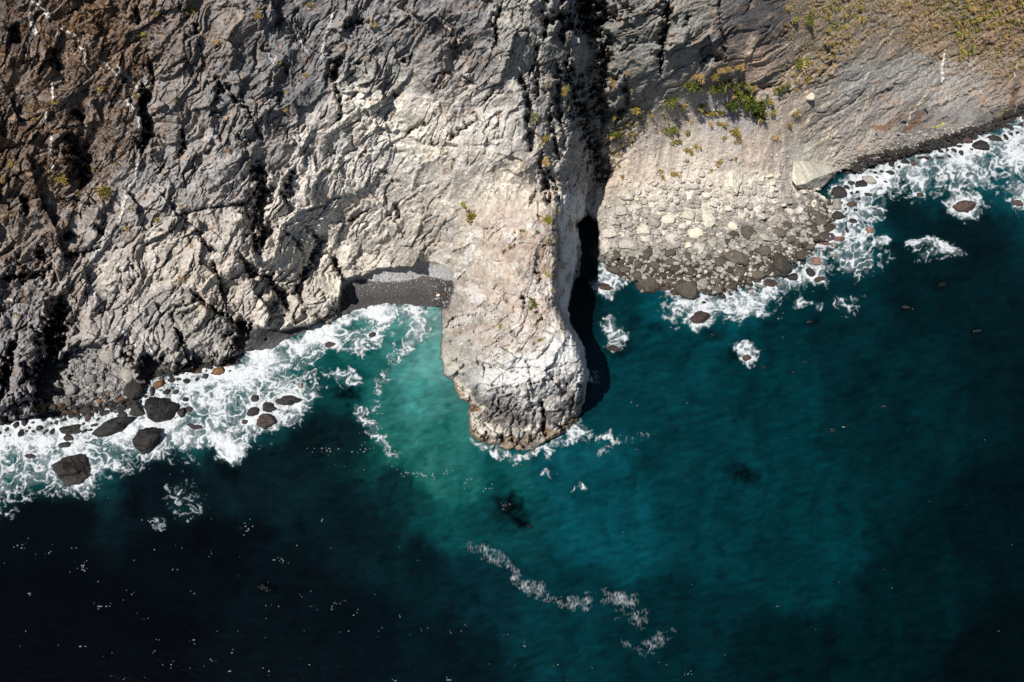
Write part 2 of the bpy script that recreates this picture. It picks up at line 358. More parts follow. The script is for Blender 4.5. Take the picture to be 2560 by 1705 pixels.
VEINS = [([(77,4),(95,18),(113,33),(128,46)],11,'w'),([(75,26),(79,55),(88,77),(97,89)],7,'w'),([(135,62),(157,75),(190,88)],3,'w'),([(197,113),(212,131),(215,161),(228,181)],4,'w'),
 ([(248,150),(270,166),(303,199)],5,'w'),([(292,164),(310,183),(336,205),(345,226)],6,'w'),([(329,237),(318,256),(340,278),(352,310),(351,336)],6,'w'),
 ([(352,383),(343,420),(340,449),(318,478),(307,519),(296,562)],6,'w'),([(458,155),(455,183),(457,212)],3,'w'),([(478,263),(482,292),(471,325)],2.5,'w'),
 ([(727,69),(745,86),(756,113),(772,137)],3.5,'w'),([(833,33),(822,66),(814,95),(803,146)],6,'w'),([(665,120),(676,146),(685,157),(692,139)],3,'w'),([(687,161),(679,234),(668,270)],2.5,'w'),
 ([(117,281),(113,310)],6,'w'),([(131,208),(133,248)],5,'w'),([(126,318),(128,365),(131,431)],3,'w'),([(263,582),(256,615),(234,644),(208,688)],7,'w'),([(230,697),(234,724),(241,754),(263,779),(281,797)],6,'w'),
 ([(288,812),(314,834),(336,859),(343,870)],6,'w'),([(303,790),(329,812),(365,852),(383,885)],3,'w'),([(329,761),(351,772),(362,790)],3,'w'),([(88,717),(120,702)],4,'w'),([(256,666),(288,644)],4,'w'),([(358,651),(351,680)],5,'w'),
 ([(1060,234),(1069,263),(1087,296),(1095,318)],5,'w'),([(1098,362),(1113,387),(1128,427)],6,'c'),([(905,343),(945,380),(996,416),(1033,446)],3,'w'),([(1087,35),(1117,66),(1142,95),(1151,120)],5,'c'),
 ([(2363,124),(2357,157),(2356,208)],4,'w'),([(2547,153),(2536,190)],5,'w'),([(2337,219),(2310,245),(2277,285),(2266,314)],4,'c'),([(1878,90),(1880,115),(1866,142)],15,'c'),([(2021,267),(2025,347)],4,'c'),
 ([(1175,582),(1179,615),(1180,628)],17,'w'),([(1166,632),(1166,660)],20,'w'),([(1164,673),(1139,688),(1131,706)],8,'w'),([(940,240),(950,252)],7,'c'),([(485,340),(500,330),(520,350)],4,'c'),([(20,748),(50,760)],5,'w'),([(420,588),(440,600)],4,'w')]

COL_LAND = [  # sunlit rock colours with brown soil and painted-in corner darkening at the upper left
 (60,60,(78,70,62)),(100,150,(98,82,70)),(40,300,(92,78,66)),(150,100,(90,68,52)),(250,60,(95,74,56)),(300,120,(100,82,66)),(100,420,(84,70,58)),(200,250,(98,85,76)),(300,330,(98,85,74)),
 (420,260,(125,115,105)),(420,100,(112,98,88)),(550,100,(120,110,100)),(600,200,(108,104,100)),(700,60,(108,104,102)),(740,200,(103,101,100)),(640,330,(128,121,112)),(500,420,(138,130,122)),(380,480,(133,126,118)),
 (250,560,(123,114,105)),(80,560,(103,92,82)),(60,640,(108,97,86)),(150,720,(123,112,100)),(300,700,(152,140,125)),(420,640,(162,149,132)),(560,620,(170,157,140)),(540,720,(168,152,130)),(660,700,(170,158,140)),
 (500,830,(142,134,122)),(420,780,(138,130,120)),(300,800,(133,124,115)),(60,780,(113,108,104)),(40,900,(108,105,104)),(880,120,(122,117,111)),(900,50,(117,113,108)),(1000,100,(120,116,110)),(1150,60,(113,109,106)),
 (1200,120,(117,112,106)),(1300,60,(153,146,133)),(1320,150,(158,150,136)),(1100,180,(134,125,116)),(950,200,(154,148,134)),(900,270,(190,180,160)),(1000,300,(195,184,162)),(1080,320,(188,175,153)),(1150,250,(163,153,140)),
 (1250,330,(178,168,152)),(1150,420,(184,172,154)),(950,400,(180,172,157)),(830,350,(174,165,152)),(800,500,(184,173,156)),(950,550,(194,181,162)),(1050,560,(199,184,162)),(880,640,(184,172,152)),(1000,640,(184,173,154)),
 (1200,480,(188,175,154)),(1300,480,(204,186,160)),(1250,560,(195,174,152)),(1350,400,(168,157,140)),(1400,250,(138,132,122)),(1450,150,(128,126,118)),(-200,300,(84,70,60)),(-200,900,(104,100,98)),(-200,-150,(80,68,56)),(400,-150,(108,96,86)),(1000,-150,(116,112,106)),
 (1150,640,(210,195,172)),(1200,700,(205,184,160)),(1280,680,(200,175,150)),(1340,620,(190,166,142)),(1300,760,(208,188,168)),(1150,780,(174,158,140)),(1200,800,(194,178,158)),(1350,820,(204,184,163)),(1250,870,(200,186,168)),
 (1150,880,(198,188,168)),(1200,950,(194,186,172)),(1300,930,(208,203,193)),(1400,880,(214,210,204)),(1430,950,(204,199,192)),(1250,1010,(160,154,145)),(1200,1030,(136,127,118)),(1350,1000,(200,193,182)),(1420,1030,(155,144,132))]
COL_C = [(1560,100,(135,132,124)),(1600,200,(152,147,138)),(1500,280,(142,137,128)),(1750,60,(142,137,128)),(1730,150,(152,147,138)),(1850,60,(97,94,93)),(1900,60,(90,87,86)),(1840,120,(102,100,99)),(1880,130,(190,160,135)),
 (1950,130,(158,142,125)),(2050,60,(152,134,112)),(2100,120,(157,142,122)),(2200,100,(147,132,115)),(2300,60,(142,122,96)),(2400,80,(132,116,95)),(2500,80,(138,114,95)),(2150,200,(162,157,148)),(2250,200,(153,147,140)),
 (2100,300,(168,158,146)),(2200,280,(153,143,133)),(2350,220,(153,146,138)),(2450,220,(152,142,132)),(2520,180,(142,122,106)),(2400,300,(137,132,128)),(2300,330,(122,118,115)),(2150,370,(162,150,138)),(2050,330,(180,167,148)),
 (1950,300,(192,172,150)),(1800,200,(150,135,120)),(1780,270,(186,177,170)),(1850,300,(172,162,158)),(1700,300,(198,181,160)),(1650,400,(202,185,167)),(1800,370,(188,173,158)),(1900,380,(188,168,150)),(1750,460,(208,193,174)),
 (1600,500,(198,185,167)),(1580,450,(198,178,157)),(1900,480,(208,195,178)),(1700,540,(198,190,174)),(1550,560,(178,168,154)),(1650,620,(153,145,132)),(1800,620,(128,120,108)),(1900,600,(143,135,124)),(1980,580,(128,118,107)),
 (1700,680,(97,88,76)),(1850,680,(87,80,71)),(2040,560,(112,104,96)),(2030,400,(203,193,175)),(2700,100,(135,115,98)),(1600,-150,(135,130,122)),(2200,-150,(140,122,98)),(2700,-150,(132,112,90))]
TINT = 0.72    # picture colour of a sunlit face -> its albedo

# ------------------------------------------------------------------ land surfaces
STEP = 2.0
def macro_A(X, Y):
    a = tps(Z_A, X, Y); b = tps(Z_B, X, Y)
    b = b + 60 * sm(-10, -200, Y - 560) * 0
    b = b + .12 * 45 * np.logaddexp(0, (450 - Y) / 45) + np.maximum(0, 1080 - X) * .12
    k = 2.0; h = np.clip(.5 + .5 * (a - b) / k, 0, 1)
    d = a + (b - a) * h - k * h * (1 - h)
    cx = np.interp(Y, [c[0] for c in CREST], [c[1] for c in CREST])
    e = X - cx
    sl = np.interp(Y, [-260, 0, 200, 400, 520, 800, 815, 840], [.8, .8, .32, .22, .26, .42, .5, .5])
    soft = np.interp(Y, [-260, 0, 350, 480, 520], [10, 10, 14, 12, 6])
    return d + sl * soft * np.log1p(np.exp(np.clip(e / soft, -30, 30)))
def macro_C(X, Y):
    return tps(Z_C, X, Y)

def rock_relief(X, Y, seed, ang, aniso):
    """broken rock: angular blocks at four sizes over soft swells, strata running at ANG degrees"""
    ca, sa = math.cos(R(ang)), math.sin(R(ang))
    wx = X + 24 * fbm(X / 110, Y / 110, seed + 1, 2) + 3 * fbm(X / 16, Y / 16, seed + 2, 2)
    wy = Y + 24 * fbm(X / 110, Y / 110, seed + 3, 2) + 3 * fbm(X / 16, Y / 16, seed + 4, 2)
    u = (wx * ca + wy * sa) / aniso; v = -wx * sa + wy * ca
    u2 = u * .86 + v * .5; v2 = -u * .5 + v * .86                  # a second joint set crosses the first
    def pair(L, sd_, tilt, off):
        a1, e1_, o1_ = facets(u / L, v / L, sd_, tilt, off); a2, e2_, o2_ = facets(u2 / (L * 1.3), v2 / (L * .9), sd_ + 5, tilt, off)
        return np.maximum(a1, a2) - .25, np.where(a1 > a2, e1_, e2_), np.where(a1 > a2, o1_, o2_)
    d0, e0, _ = pair(150, seed + 10, 2.1, .5)
    d1, e1, o1 = pair(60, seed + 20, 1.9, .6)
    d2, e2, o2 = pair(25, seed + 30, 1.8, .7)
    d3, e3, o3 = pair(11, seed + 40, 1.7, .7)
    d4, _, _ = facets(u / 5.2, v / 5.2, seed + 45, 1.4, .8)
    big = fbm(u / 210, v / 210, seed + 50, 3)
    rg = ridged(u / 85, v / 85, seed + 60, 3) - .55
    rg2 = ridged(u / 34, v / 20, seed + 65, 3, .6) - .55
    rough = sm(-.25, .35, fbm(X / 120, Y / 120, seed + 80, 2))     # some slabs stay smooth
    h = 1.75 * big + .95 * d0 + .9 * rg + 1.55 * d1 * (.45 + .55 * rough) + .66 * d2 * (.3 + .7 * rough) + .28 * d3 * (.35 + .65 * rough) + .11 * d4 + .26 * rg2 * (.4 + .6 * rough)
    e3n = sm(.10, 0, e3) * sm(-.1, .25, noise(X / 28, Y / 28, seed + 81))
    lf = np.abs(noise(u / 190, v / 34, seed + 90) + .25 * noise(u / 50, v / 20, seed + 91)); lg = np.abs(noise(u2 / 210, v2 / 46, seed + 92) + .2 * noise(u2 / 40, v2 / 22, seed + 93))
    long_ = np.maximum(sm(.05, .0, lf), .8 * sm(.04, .0, lg)) * sm(-.15, .2, noise(X / 90, Y / 90, seed + 94))
    crack = .9 * long_ + .5 * sm(.07, .0, e1) * rough + .26 * sm(.08, 0, e2) * (.3 + .7 * rough) + .10 * e3n
    return h - crack, rough, o1, (.55 * o2 + .45 * o3), np.minimum(e1, e2)

def build_land(tag_, xs, ys, land, macro, seed):
    X, Y = np.meshgrid(xs.astype(F), ys.astype(F))
    st = Stamp(xs, ys)
    D = coarse(xs, ys, macro, 10.0)
    wob = fbm(X / 22, Y / 22, seed + 5, 3)
    sd = coarse(xs, ys, lambda a, b: poly_sd(a, b, land), 5.0) + 7 * wob
    return X, Y, st, D, sd, wob

def soft_mask(xs, ys, poly, wob, w=5, amp=9):
    X0, X1 = min(p[0] for p in poly) - 60, max(p[0] for p in poly) + 60
    Y0, Y1 = min(p[1] for p in poly) - 60, max(p[1] for p in poly) + 60
    i0, i1 = np.searchsorted(xs, [X0, X1]); j0, j1 = np.searchsorted(ys, [Y0, Y1])
    m = np.zeros((len(ys), len(xs)), F)
    if i1 - i0 < 4 or j1 - j0 < 4: return m
    d = coarse(xs[i0:i1], ys[j0:j1], lambda a, b: poly_sd(a, b, poly), 4.0) + amp * wob[j0:j1, i0:i1]
    m[j0:j1, i0:i1] = sm(-w, w, d); return m

def carve(h, X, Y, st, seed):
    n1 = fbm(X / 16, Y / 16, seed + 7, 3, .6); n2 = fbm(X / 16, Y / 16, seed + 8, 3, .6); n3 = fbm(X / 30, Y / 30, seed + 9, 3)
    wx = X + 11 * n1; wy = Y + 11 * n2
    for pts, w, dep in CRACKS:
        sl = st.win(pts, w * 3 + 20)
        if h[sl].size == 0: continue
        d, al = seg_dist(wx[sl], wy[sl], pts)
        taper = np.clip(np.minimum(al, 1 - al) * 5 + .2, 0, 1)
        hw = w * .5 * taper * np.clip(1 + 1.5 * n3[sl], .25, 1.8) + .4
        k = np.clip(.75 + 1.2 * n1[sl], .3, 1.1)
        h[sl] -= .95 * dep * taper * k * (.65 * sm(hw * 1.5, hw * .3, d) + .35 * sm(hw * 3.2, hw * .6, d))
    return h

def veins(col, h, X, Y, st, seed):
    wx = X + 4 * fbm(X / 10, Y / 10, seed + 17, 2); wy = Y + 4 * fbm(X / 10, Y / 10, seed + 18, 2)
    vm = np.zeros(X.shape, np.int16)
    for k, (pts, w, c) in enumerate(VEINS):
        sl = st.win(pts, w + 10)
        if h[sl].size == 0: continue
        d, al = seg_dist(wx[sl], wy[sl], pts)
        hw = w * .62 * np.clip(np.minimum(al, 1 - al) * 6 + .4, 0, 1) * (1 + .9 * fbm(X[sl] / 9, Y[sl] / 9, seed + 19, 2))
        m = sm(hw + 1.3, hw - 1.0, d)
        cc = lin((232, 226, 216)) * TINT * 1.1 if c == 'w' else lin((224, 200, 165)) * TINT
        m = m * np.clip(.75 + 1.3 * fbm(X[sl] / 14, Y[sl] / 14, seed + 20, 3), .5, 1)
        col[sl] = col[sl] * (1 - m[..., None]) + m[..., None] * cc * (.78 + .5 * fbm(X[sl] / 6, Y[sl] / 6, 3, 2))[..., None]
        h[sl] += .18 * m
        vm[sl] = np.where(m > .5, k + 1, vm[sl])
    return vm

def finish(tag_, X, Y, D, sd, h, zmin_foot):
    dw = dist_at_z(Y).astype(F)
    zm = H - D * (H / dw)                      # height where the sight line meets the smooth surface
    fl = zmin_foot * np.clip(sd, 0, 60)
    zm = np.where(sd > 0, fl + np.logaddexp(0, (zm - fl) / 1.2).astype(F) * 1.2, zm)
    D = (H - zm) / H * dw - h
    z = H - D * (H / dw)
    z = np.where(sd > 0, np.maximum(z, .12 + .01 * np.clip(sd, 0, 20)), z)
    z = -2.2 + (z + 2.2) * sm(-7, 5, sd)
    D = (H - z) / H * dw
    x, y, z = world(X, Y, D)
    return D, np.stack([x, y, z], -1).astype(F)

SURF = {}
def place(px, py, lift=0.0, which=None):
    """the surface point seen at a pixel (land nearest to the camera, else the sea) and metres per pixel there"""
    best = None
    for k in ([which] if which else ('A', 'C')):
        xs, ys, P, keep = SURF[k]
        i = int(round((px - xs[0]) / (xs[1] - xs[0]))); j = int(round((py - ys[0]) / (ys[1] - ys[0])))
        if 0 <= i < len(xs) and 0 <= j < len(ys):
            p = P[j, i]
            if p[2] > -.5 and (best is None or p[1] < best[1]): best = p
    if best is None or best[2] < 0:
        best = np.array(sea_point(px, py, 0.0))
    p = Vector([float(v) for v in best])
    return p + Vector((0, 0, lift)), (p - Vector((0, 0, H))).length / math.hypot(FPX, math.hypot(px - W_ / 2, py - H_ / 2))

# ---- west cliff with the promontory
xs = np.arange(-300, 1580, STEP); ys = np.arange(-250, 1160, STEP)
X, Y, st, D, sd, wob = build_land('A', xs, ys, LAND_A, macro_A, 100)
h, rough, o1, o2, edge = rock_relief(X, Y, 100, -62, 1.5)
beach = soft_mask(xs, ys, BEACH, wob, 5, 5); bdry = soft_mask(xs, ys, BEACH_DRY, wob, 4, 7) * beach
sand = soft_mask(xs, ys, COVE_SAND, wob, 4, 4); cob = soft_mask(xs, ys, COBBLES, wob, 6, 6)
prom = soft_mask(xs, ys, PROMONTORY, wob, 14, 16)
capm = prom * sm(500, 560, Y) * sm(1420, 1380, X) * sm(905, 860, Y)            # rubble-strewn top of the promontory
tip = prom * sm(860, 930, Y)
flat = np.clip(beach + sand + cob, 0, 1)
amp = .95 - .35 * sm(850, 1000, X + 40 * wob) * sm(620, 480, Y) * sm(180, 260, Y) - .12 * prom
amp = amp * (1 - .93 * flat) * (1 - .3 * capm) * sm(-14, 14, sd)
# bedding steps of the tip run round it
rr = np.hypot((X - 1290) * .9, Y - 700 + 12 * wob)
bed = np.abs(((rr / 52 + .9 * fbm(X / 80, Y / 80, 77, 3)) % 1) - .5)
h = h * amp
h += tip * (.5 * facets(X / 40, Y / 30, 136, 1.3, .6)[0] + .22 * facets(X / 15, Y / 15, 137, 1.4, .8)[0])
h += tip * (.5 * sm(.03, .14, bed) + .35 * (ridged(X / 18, Y / 60, 91, 3) - .6))
h += prom * sm(1250, 1130, X) * sm(930, 860, Y) * .7 * facets((X + .5 * Y) / 40, (Y - .5 * X) / 40, 135, 1.6, .5)[0] + capm * .7 * facets(X / 46, Y / 36, 93, 1.3, .6)[0] + capm * .12 * facets(X / 17, Y / 17, 94, 1, 1)[0]
# rugged right flank of the ridge
cx = np.interp(Y, [c[0] for c in CREST], [c[1] for c in CREST]).astype(F)
flank = sm(-110, 10, X - cx) * sm(560, 440, Y)
h += sm(0, 14, X - cx) * sm(880, 820, Y) * (1.6 * (ridged(X / 20, Y / 70, 138, 3) - .55) + .5 * facets(X / 16, Y / 26, 139, 1.4, .9)[0])
h += flank * (1.8 * (ridged((X + .25 * Y) / 46, Y / 120, 96, 4) - .5) + 1.0 * facets(X / 22, Y / 50, 97, 1.4, .9)[0])
h = carve(h, X, Y, st, 100)
h += cob * .25 * noise(X / 14, Y / 14, 98)
h += .8 * sm(70, 10, sd) * (1 - flat) * (1 - prom) * facets(X / 24, Y / 24, 99, 1.6, 1.0)[0]
sdA = sd
# colours
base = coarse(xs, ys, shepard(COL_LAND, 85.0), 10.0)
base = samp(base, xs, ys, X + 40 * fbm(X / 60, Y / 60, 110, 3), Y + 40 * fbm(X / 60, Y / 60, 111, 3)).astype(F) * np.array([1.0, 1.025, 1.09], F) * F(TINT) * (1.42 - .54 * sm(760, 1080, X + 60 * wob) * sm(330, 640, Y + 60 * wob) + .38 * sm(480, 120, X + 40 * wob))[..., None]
tone = .93 + .26 * (o1 - .5) * rough + .50 * (o2 - .5) + .55 * fbm(X / 40, Y / 40, 112, 5, .65)
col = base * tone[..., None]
# charcoal patina on some slabs of the upper cliff, rust soil and dry scrub at the upper left
pat = sm(.08, .3, fbm((X + .4 * Y) / 70, Y / 110, 113, 4)) * sm(340, 120, Y + 60 * wob) * sm(380, 520, X)
col = col * (1 - .26 * pat[..., None])
soil = sm(.0, .28, fbm(X / 34, Y / 48, 114, 4, .6)) * sm(470, 250, X + .35 * np.maximum(Y - 200, 0) + 60 * wob)
col = col * (1 - soil[..., None] * .8) + soil[..., None] * .8 * lin((120, 91, 70)) * F(TINT) * (.85 + .8 * fbm(X / 9, Y / 9, 115, 3))[..., None]
scrub = sm(.15, .3, fbm(X / 11, Y / 11, 116, 3, .6)) * sm(430, 250, X + .3 * np.maximum(Y - 150, 0))
col = col * (1 - scrub[..., None] * .55) + scrub[..., None] * .55 * lin((84, 58, 36)) * F(TINT)
rust = sm(.14, .4, fbm(X / 22, Y / 34, 117, 4)) * sm(720, 500, Y)
col = col * (1 - .4 * rust[..., None]) + .4 * rust[..., None] * lin((176, 132, 92)) * F(TINT)
brk = capm * sm(.05, .3, fbm(X / 38, Y / 30, 132, 4, .6))
col = col * (1 - .45 * brk[..., None]) + .45 * brk[..., None] * lin((176, 140, 112)) * F(TINT) * .95
slabm = prom * sm(-.02, .22, fbm(X / 46, Y / 60, 133, 3)) * sm(1230, 1150, X)
col = col * (1 - .5 * slabm[..., None]) + .5 * slabm[..., None] * lin((150, 142, 130)) * F(TINT)
dk = prom * sm(.12, .36, fbm(X / 30, Y / 34, 134, 4, .6))
col = col * (1 - .3 * dk[..., None])
# thin pale threads of quartz and tan earth caught between the blocks
th = np.abs(fbm((X + .5 * Y) / 75, (Y - .3 * X) / 120, 140, 4, .55)); th2 = np.abs(fbm((X - .6 * Y) / 60, (Y + .2 * X) / 70, 141, 4, .55))
tm = np.maximum(sm(.018, .004, th), .8 * sm(.016, .004, th2)) * sm(.02, .25, fbm(X / 70, Y / 70, 142, 3)) * (1 - prom) * (1 - flat)
col = col * (1 - .6 * tm[..., None]) + .6 * tm[..., None] * lin((204, 194, 178)) * F(TINT)
earth = sm(.10, .02, edge) * sm(-.05, .25, fbm(X / 60, Y / 60, 143, 3)) * (1 - flat)
col = col * (1 - .4 * earth[..., None]) + .4 * earth[..., None] * lin((172, 142, 112)) * F(TINT)
# guano: speckle on the top, sheets on the tip's shoulder and over the shaded wall
g1 = capm * sm(.12, .32, .6 * fbm(X / 9, Y / 9, 118, 3, .7) + .6 * fbm(X / 50, Y / 50, 119, 2))
g2 = sm(70, 15, seg_dist(X, Y, [(1450,850),(1410,890),(1350,915),(1290,935),(1240,940)])[0] + 40 * fbm(X / 12, Y / 26, 120, 3)) * prom
g2 = np.maximum(g2, sm(30, 8, np.hypot(X - 1190, Y - 745) + 22 * fbm(X / 9, Y / 9, 121, 3)))
g2 = np.maximum(g2, .8 * sm(26, 6, np.hypot(X - 1165, Y - 790) + 22 * fbm(X / 9, Y / 9, 122, 3)))
wallm = sm(4, 16, X - cx) * sm(455, 500, Y + 30 * wob) * sm(830, 800, Y)
g2 = np.maximum(g2, wallm * sm(-.4, .05, fbm(X / 10, Y / 34, 123, 3)))
gu = np.clip(.75 * g1 + np.maximum(.78 * g2, wallm * g2), 0, 1)[..., None] * .82
col = col * (1 - gu) + gu * lin((214, 212, 208)) * F(TINT * 1.05) * (1 + .35 * wallm[..., None])
vmA = veins(col, h, X, Y, st, 100)
DA, PA = finish('A', X, Y, D, sd, h, (.085 + .03 * noise(X / 90, Y / 90, 131)) * (1 - flat) * (1 - prom) + .01)
z = PA[..., 2]
zz = z + .9 * wob * (1 - .6 * prom) + .5 * fbm(X / 8, Y / 8, 124, 2)
# tide bands: charcoal splash zone, white salt line, ochre weed, dark wet foot
tipfoot = prom * sm(-10, 30, Y - 940)
dark = sm(11, 9.0, zz) * sm(4.6, 6.2, zz) * tipfoot * sm(-.3, .25, fbm(X / 40, Y / 30, 130, 3))
col = col * (1 - .62 * dark[..., None])
salt = sm(6.6, 5.4, zz) * sm(2.9, 4.0, zz) * tipfoot
col = col * (1 - .7 * salt[..., None]) + .7 * salt[..., None] * lin((226, 214, 194)) * F(TINT)
och = sm(4.3, 3.2, zz) * sm(.4, 1.0, zz) * tipfoot * sm(-.5, .2, fbm(X / 14, Y / 40, 125, 3))
col = col * (1 - .75 * och[..., None]) + .75 * och[..., None] * lin((150, 112, 54)) * F(TINT)
wet = sm(3.4, .9, zz) * (1 - tipfoot) * (1 - flat) + sm(1.0, .2, zz) * tipfoot + .85 * sm(3.0, .6, zz) * cob
col = col * (1 - .72 * np.clip(wet, 0, 1)[..., None])
brown = sm(1.8, .5, zz) * (1 - flat) * sm(0, .3, fbm(X / 20, Y / 20, 126, 3))
col = col * (1 - .6 * brown[..., None]) + .6 * brown[..., None] * lin((74, 54, 34)) * F(TINT)
# shingle: pale dry berm, dark wet slope, rusty weed line
sh = lin((176, 174, 172)) * F(TINT) * (.85 + .5 * fbm(X / 5, Y / 5, 127, 3))[..., None]
wetb = lin((62, 60, 62)) * F(TINT) * (.85 + .7 * fbm(X / 4, Y / 4, 128, 3))[..., None]
line = sm(7, 2, np.abs(soft_mask(xs, ys, BEACH_DRY, wob, 4, 7) - .25) * 24) * beach * sm(900, 930, X)
bc = wetb * (1 - bdry[..., None]) + sh * bdry[..., None]
bc = bc * (1 - .6 * line[..., None]) + .6 * line[..., None] * lin((92, 56, 44)) * F(TINT)
col = col * (1 - beach[..., None]) + bc * beach[..., None]
col = col * (1 - sand[..., None]) + sand[..., None] * wetb * F(.95)
cc = lin((122, 118, 112)) * F(TINT) * (.8 + .9 * fbm(X / 6, Y / 6, 129, 3))[..., None] * (1 - .6 * sm(2.2, .6, zz))[..., None]
col = col * (1 - cob[..., None] * .9) + cob[..., None] * .9 * cc
wet = np.clip(wet + .6 * beach * (1 - bdry) + .7 * sand, 0, 1)
lum = (col * np.array([.3, .55, .15], F)).sum(-1, keepdims=True); col = col * .72 + lum * .28
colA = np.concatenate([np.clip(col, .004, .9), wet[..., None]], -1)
dc = coarse(xs, ys, macro_C, 20.0)
kv = (sd > -26) & ~((DA > dc + 7) & (X > 1400) & (Y < 600))
kq = kv[:-1, :-1] & kv[1:, :-1] & kv[:-1, 1:] & kv[1:, 1:]
q = lambda m: (m[:-1, :-1] + m[1:, :-1] + m[:-1, 1:] + m[1:, 1:]) * .25
is_beach, is_sand, is_cob = q(beach) > .5, q(sand) > .5, q(cob) > .5
is_prom = (q(prom) > .5) & ~(is_beach | is_sand | is_cob)
vq = np.maximum.reduce([vmA[:-1, :-1], vmA[1:, :-1], vmA[:-1, 1:], vmA[1:, 1:]])
is_rest = ~(is_beach | is_sand | is_cob | is_prom)
SURF['A'] = (xs, ys, PA, kv)
C_ = {'col': colA}
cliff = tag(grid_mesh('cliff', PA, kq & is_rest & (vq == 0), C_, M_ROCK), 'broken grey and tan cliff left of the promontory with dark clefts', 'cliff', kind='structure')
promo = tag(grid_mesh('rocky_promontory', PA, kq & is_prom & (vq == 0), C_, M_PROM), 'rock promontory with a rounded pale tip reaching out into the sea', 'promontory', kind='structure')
tag(grid_mesh('shingle_beach', PA, kq & is_beach, C_, M_SHINGLE), 'small dark shingle beach with a pale dry berm beside the promontory', 'beach', kind='structure')
tag(grid_mesh('sand_cove', PA, kq & is_sand, C_, M_SHINGLE), 'pocket of black sand under the left cliff', 'beach', kind='structure')
tag(grid_mesh('cobble_beach', PA, kq & is_cob, C_, M_SHINGLE), 'ground of the stone-covered cove at the foot of the left cliff', 'beach', kind='structure')
for k, (pts, w, c) in enumerate(VEINS):
    for root, region in ((cliff, is_rest), (promo, is_prom)):
        kk = kq & (vq == k + 1) & region
        if kk.sum() > 8: grid_mesh('quartz_vein' if c == 'w' else 'mineral_streak', PA, kk, C_, M_ROCK, root)
print('cliff', round(time.time() - T0, 1))

# ---- east cliff, scree and rock shore
xs = np.arange(1380, 2860, STEP); ys = np.arange(-250, 800, STEP)
X, Y, st, D, sd, wob = build_land('C', xs, ys, LAND_C, macro_C, 300)
h, rough, o1, o2, edge = rock_relief(X, Y, 300, -33, 2.6)
scree = soft_mask(xs, ys, SCREE, wob, 12, 14)
upper = sm(230, 120, Y + .12 * (X - 1500) * 0 + 30 * wob) * sm(2020, 1850, X)
h = h * (.62 + .25 * upper) * (1 - .9 * scree) * sm(-6, 40, sd + 8)
sl_ = facets((X * .83 - Y * .56) / 46, (Y * .83 + X * .56 + 20 * wob) / 15, 340, 1.0, .8)[0]
h += (.3 * sl_ + .9 * (ridged((X * .83 - Y * .56) / 120, (Y * .83 + X * .56 + 14 * wob) / 17, 341, 3, .6) - .55)) * (1 - scree) * sm(1950, 2100, X)
lower = scree * sm(410, 590, Y + .25 * (X - 1700) * sm(1700, 1900, X) + 20 * wob)
f5, e5, o5 = facets(X / 30, Y / 30, 350, .9, .9); f6, e6, o6 = facets(X / 13, Y / 13, 351, 1.0, 1.0)
midz = scree * sm(330, 470, Y + 40 * wob)
f7, e7, o7 = facets(X / 6.5, Y / 6.5, 353, 1.2, 1.1)
gul = ridged((X + .12 * Y) / 40, Y / 190, 354, 3) - .6
h += scree * (.22 * fbm(X / 30, Y / 30, 352, 4) + .05 * f7 + .4 * gul) + midz * (.08 * f6 + .06 * f7) + lower * (.5 * f5 + .3 * f6 - .25 * sm(.12, 0, e5))
shore = sm(70, 10, sd) * sm(2060, 2140, X)
h += shore * (.5 * f5 + .35 * f6)
h = carve(h, X, Y, st, 300)
base = coarse(xs, ys, shepard(COL_C, 70.0), 10.0)
base = samp(base, xs, ys, X + 34 * fbm(X / 60, Y / 60, 310, 3), Y + 34 * fbm(X / 60, Y / 60, 311, 3)).astype(F) * F(TINT)
tone = .94 + (.22 * (o1 - .5) * rough + .36 * (o2 - .5)) * (1 - scree) + .42 * fbm((X * .83 - Y * .56) / 60, (Y * .83 + X * .56 + 20 * wob) / 26, 312, 5, .65) * (1 - .5 * scree)
tone += lower * (.4 * (o5 - .5) + .3 * (o6 - .5)) + midz * (.3 * (o6 - .5) * (o6 > .6) + .25 * (o7 - .5)) + scree * (.25 * fbm(X / 6, Y / 6, 313, 2) + .3 * gul)
col = base * tone[..., None]
rust = sm(.12, .4, fbm((X * .83 - Y * .56) / 40, (Y * .83 + X * .56 + 20 * wob) / 18, 314, 4)) * (1 - scree)
col = col * (1 - .45 * rust[..., None]) + .45 * rust[..., None] * lin((190, 150, 112)) * F(TINT)
strk = sm(.16, .34, fbm((X + .15 * Y) / 9, Y / 60, 315, 3)) * scree * sm(500, 420, Y)
col = col * (1 - .22 * strk[..., None]) + .22 * strk[..., None] * lin((150, 128, 112)) * F(TINT)
for pts, w, c3 in (([(2300,285),(2285,310),(2262,325)],16,(120,80,48)),([(2250,290),(2215,320),(2180,318)],14,(126,86,52)),([(2540,225),(2530,265),(2510,290)],16,(110,74,44)),([(2520,275),(2495,300)],9,(190,176,40)),([(2335,318),(2365,308)],7,(196,184,50)),([(1525,400),(1520,450)],10,(90,60,40))):
    s2 = st.win(pts, w + 20); d, _ = seg_dist(X[s2], Y[s2], pts)
    m = (sm(w * .8, w * .1, d + 9 * fbm(X[s2] / 8, Y[s2] / 8, 316, 3)) * .8)[..., None]
    col[s2] = col[s2] * (1 - m) + m * lin(c3) * F(TINT)
vmC = veins(col, h, X, Y, st, 300)
DC, PC = finish('C', X, Y, D, sd, h, .03)
z = PC[..., 2]; zz = z + .7 * wob + .3 * fbm(X / 8, Y / 8, 324, 2)
wet = sm(3.0, .8, zz) * sm(120, 60, sd)
col = col * (1 - .66 * wet[..., None])
brown = sm(.9, .3, zz) * sm(0, .3, fbm(X / 20, Y / 20, 326, 3))
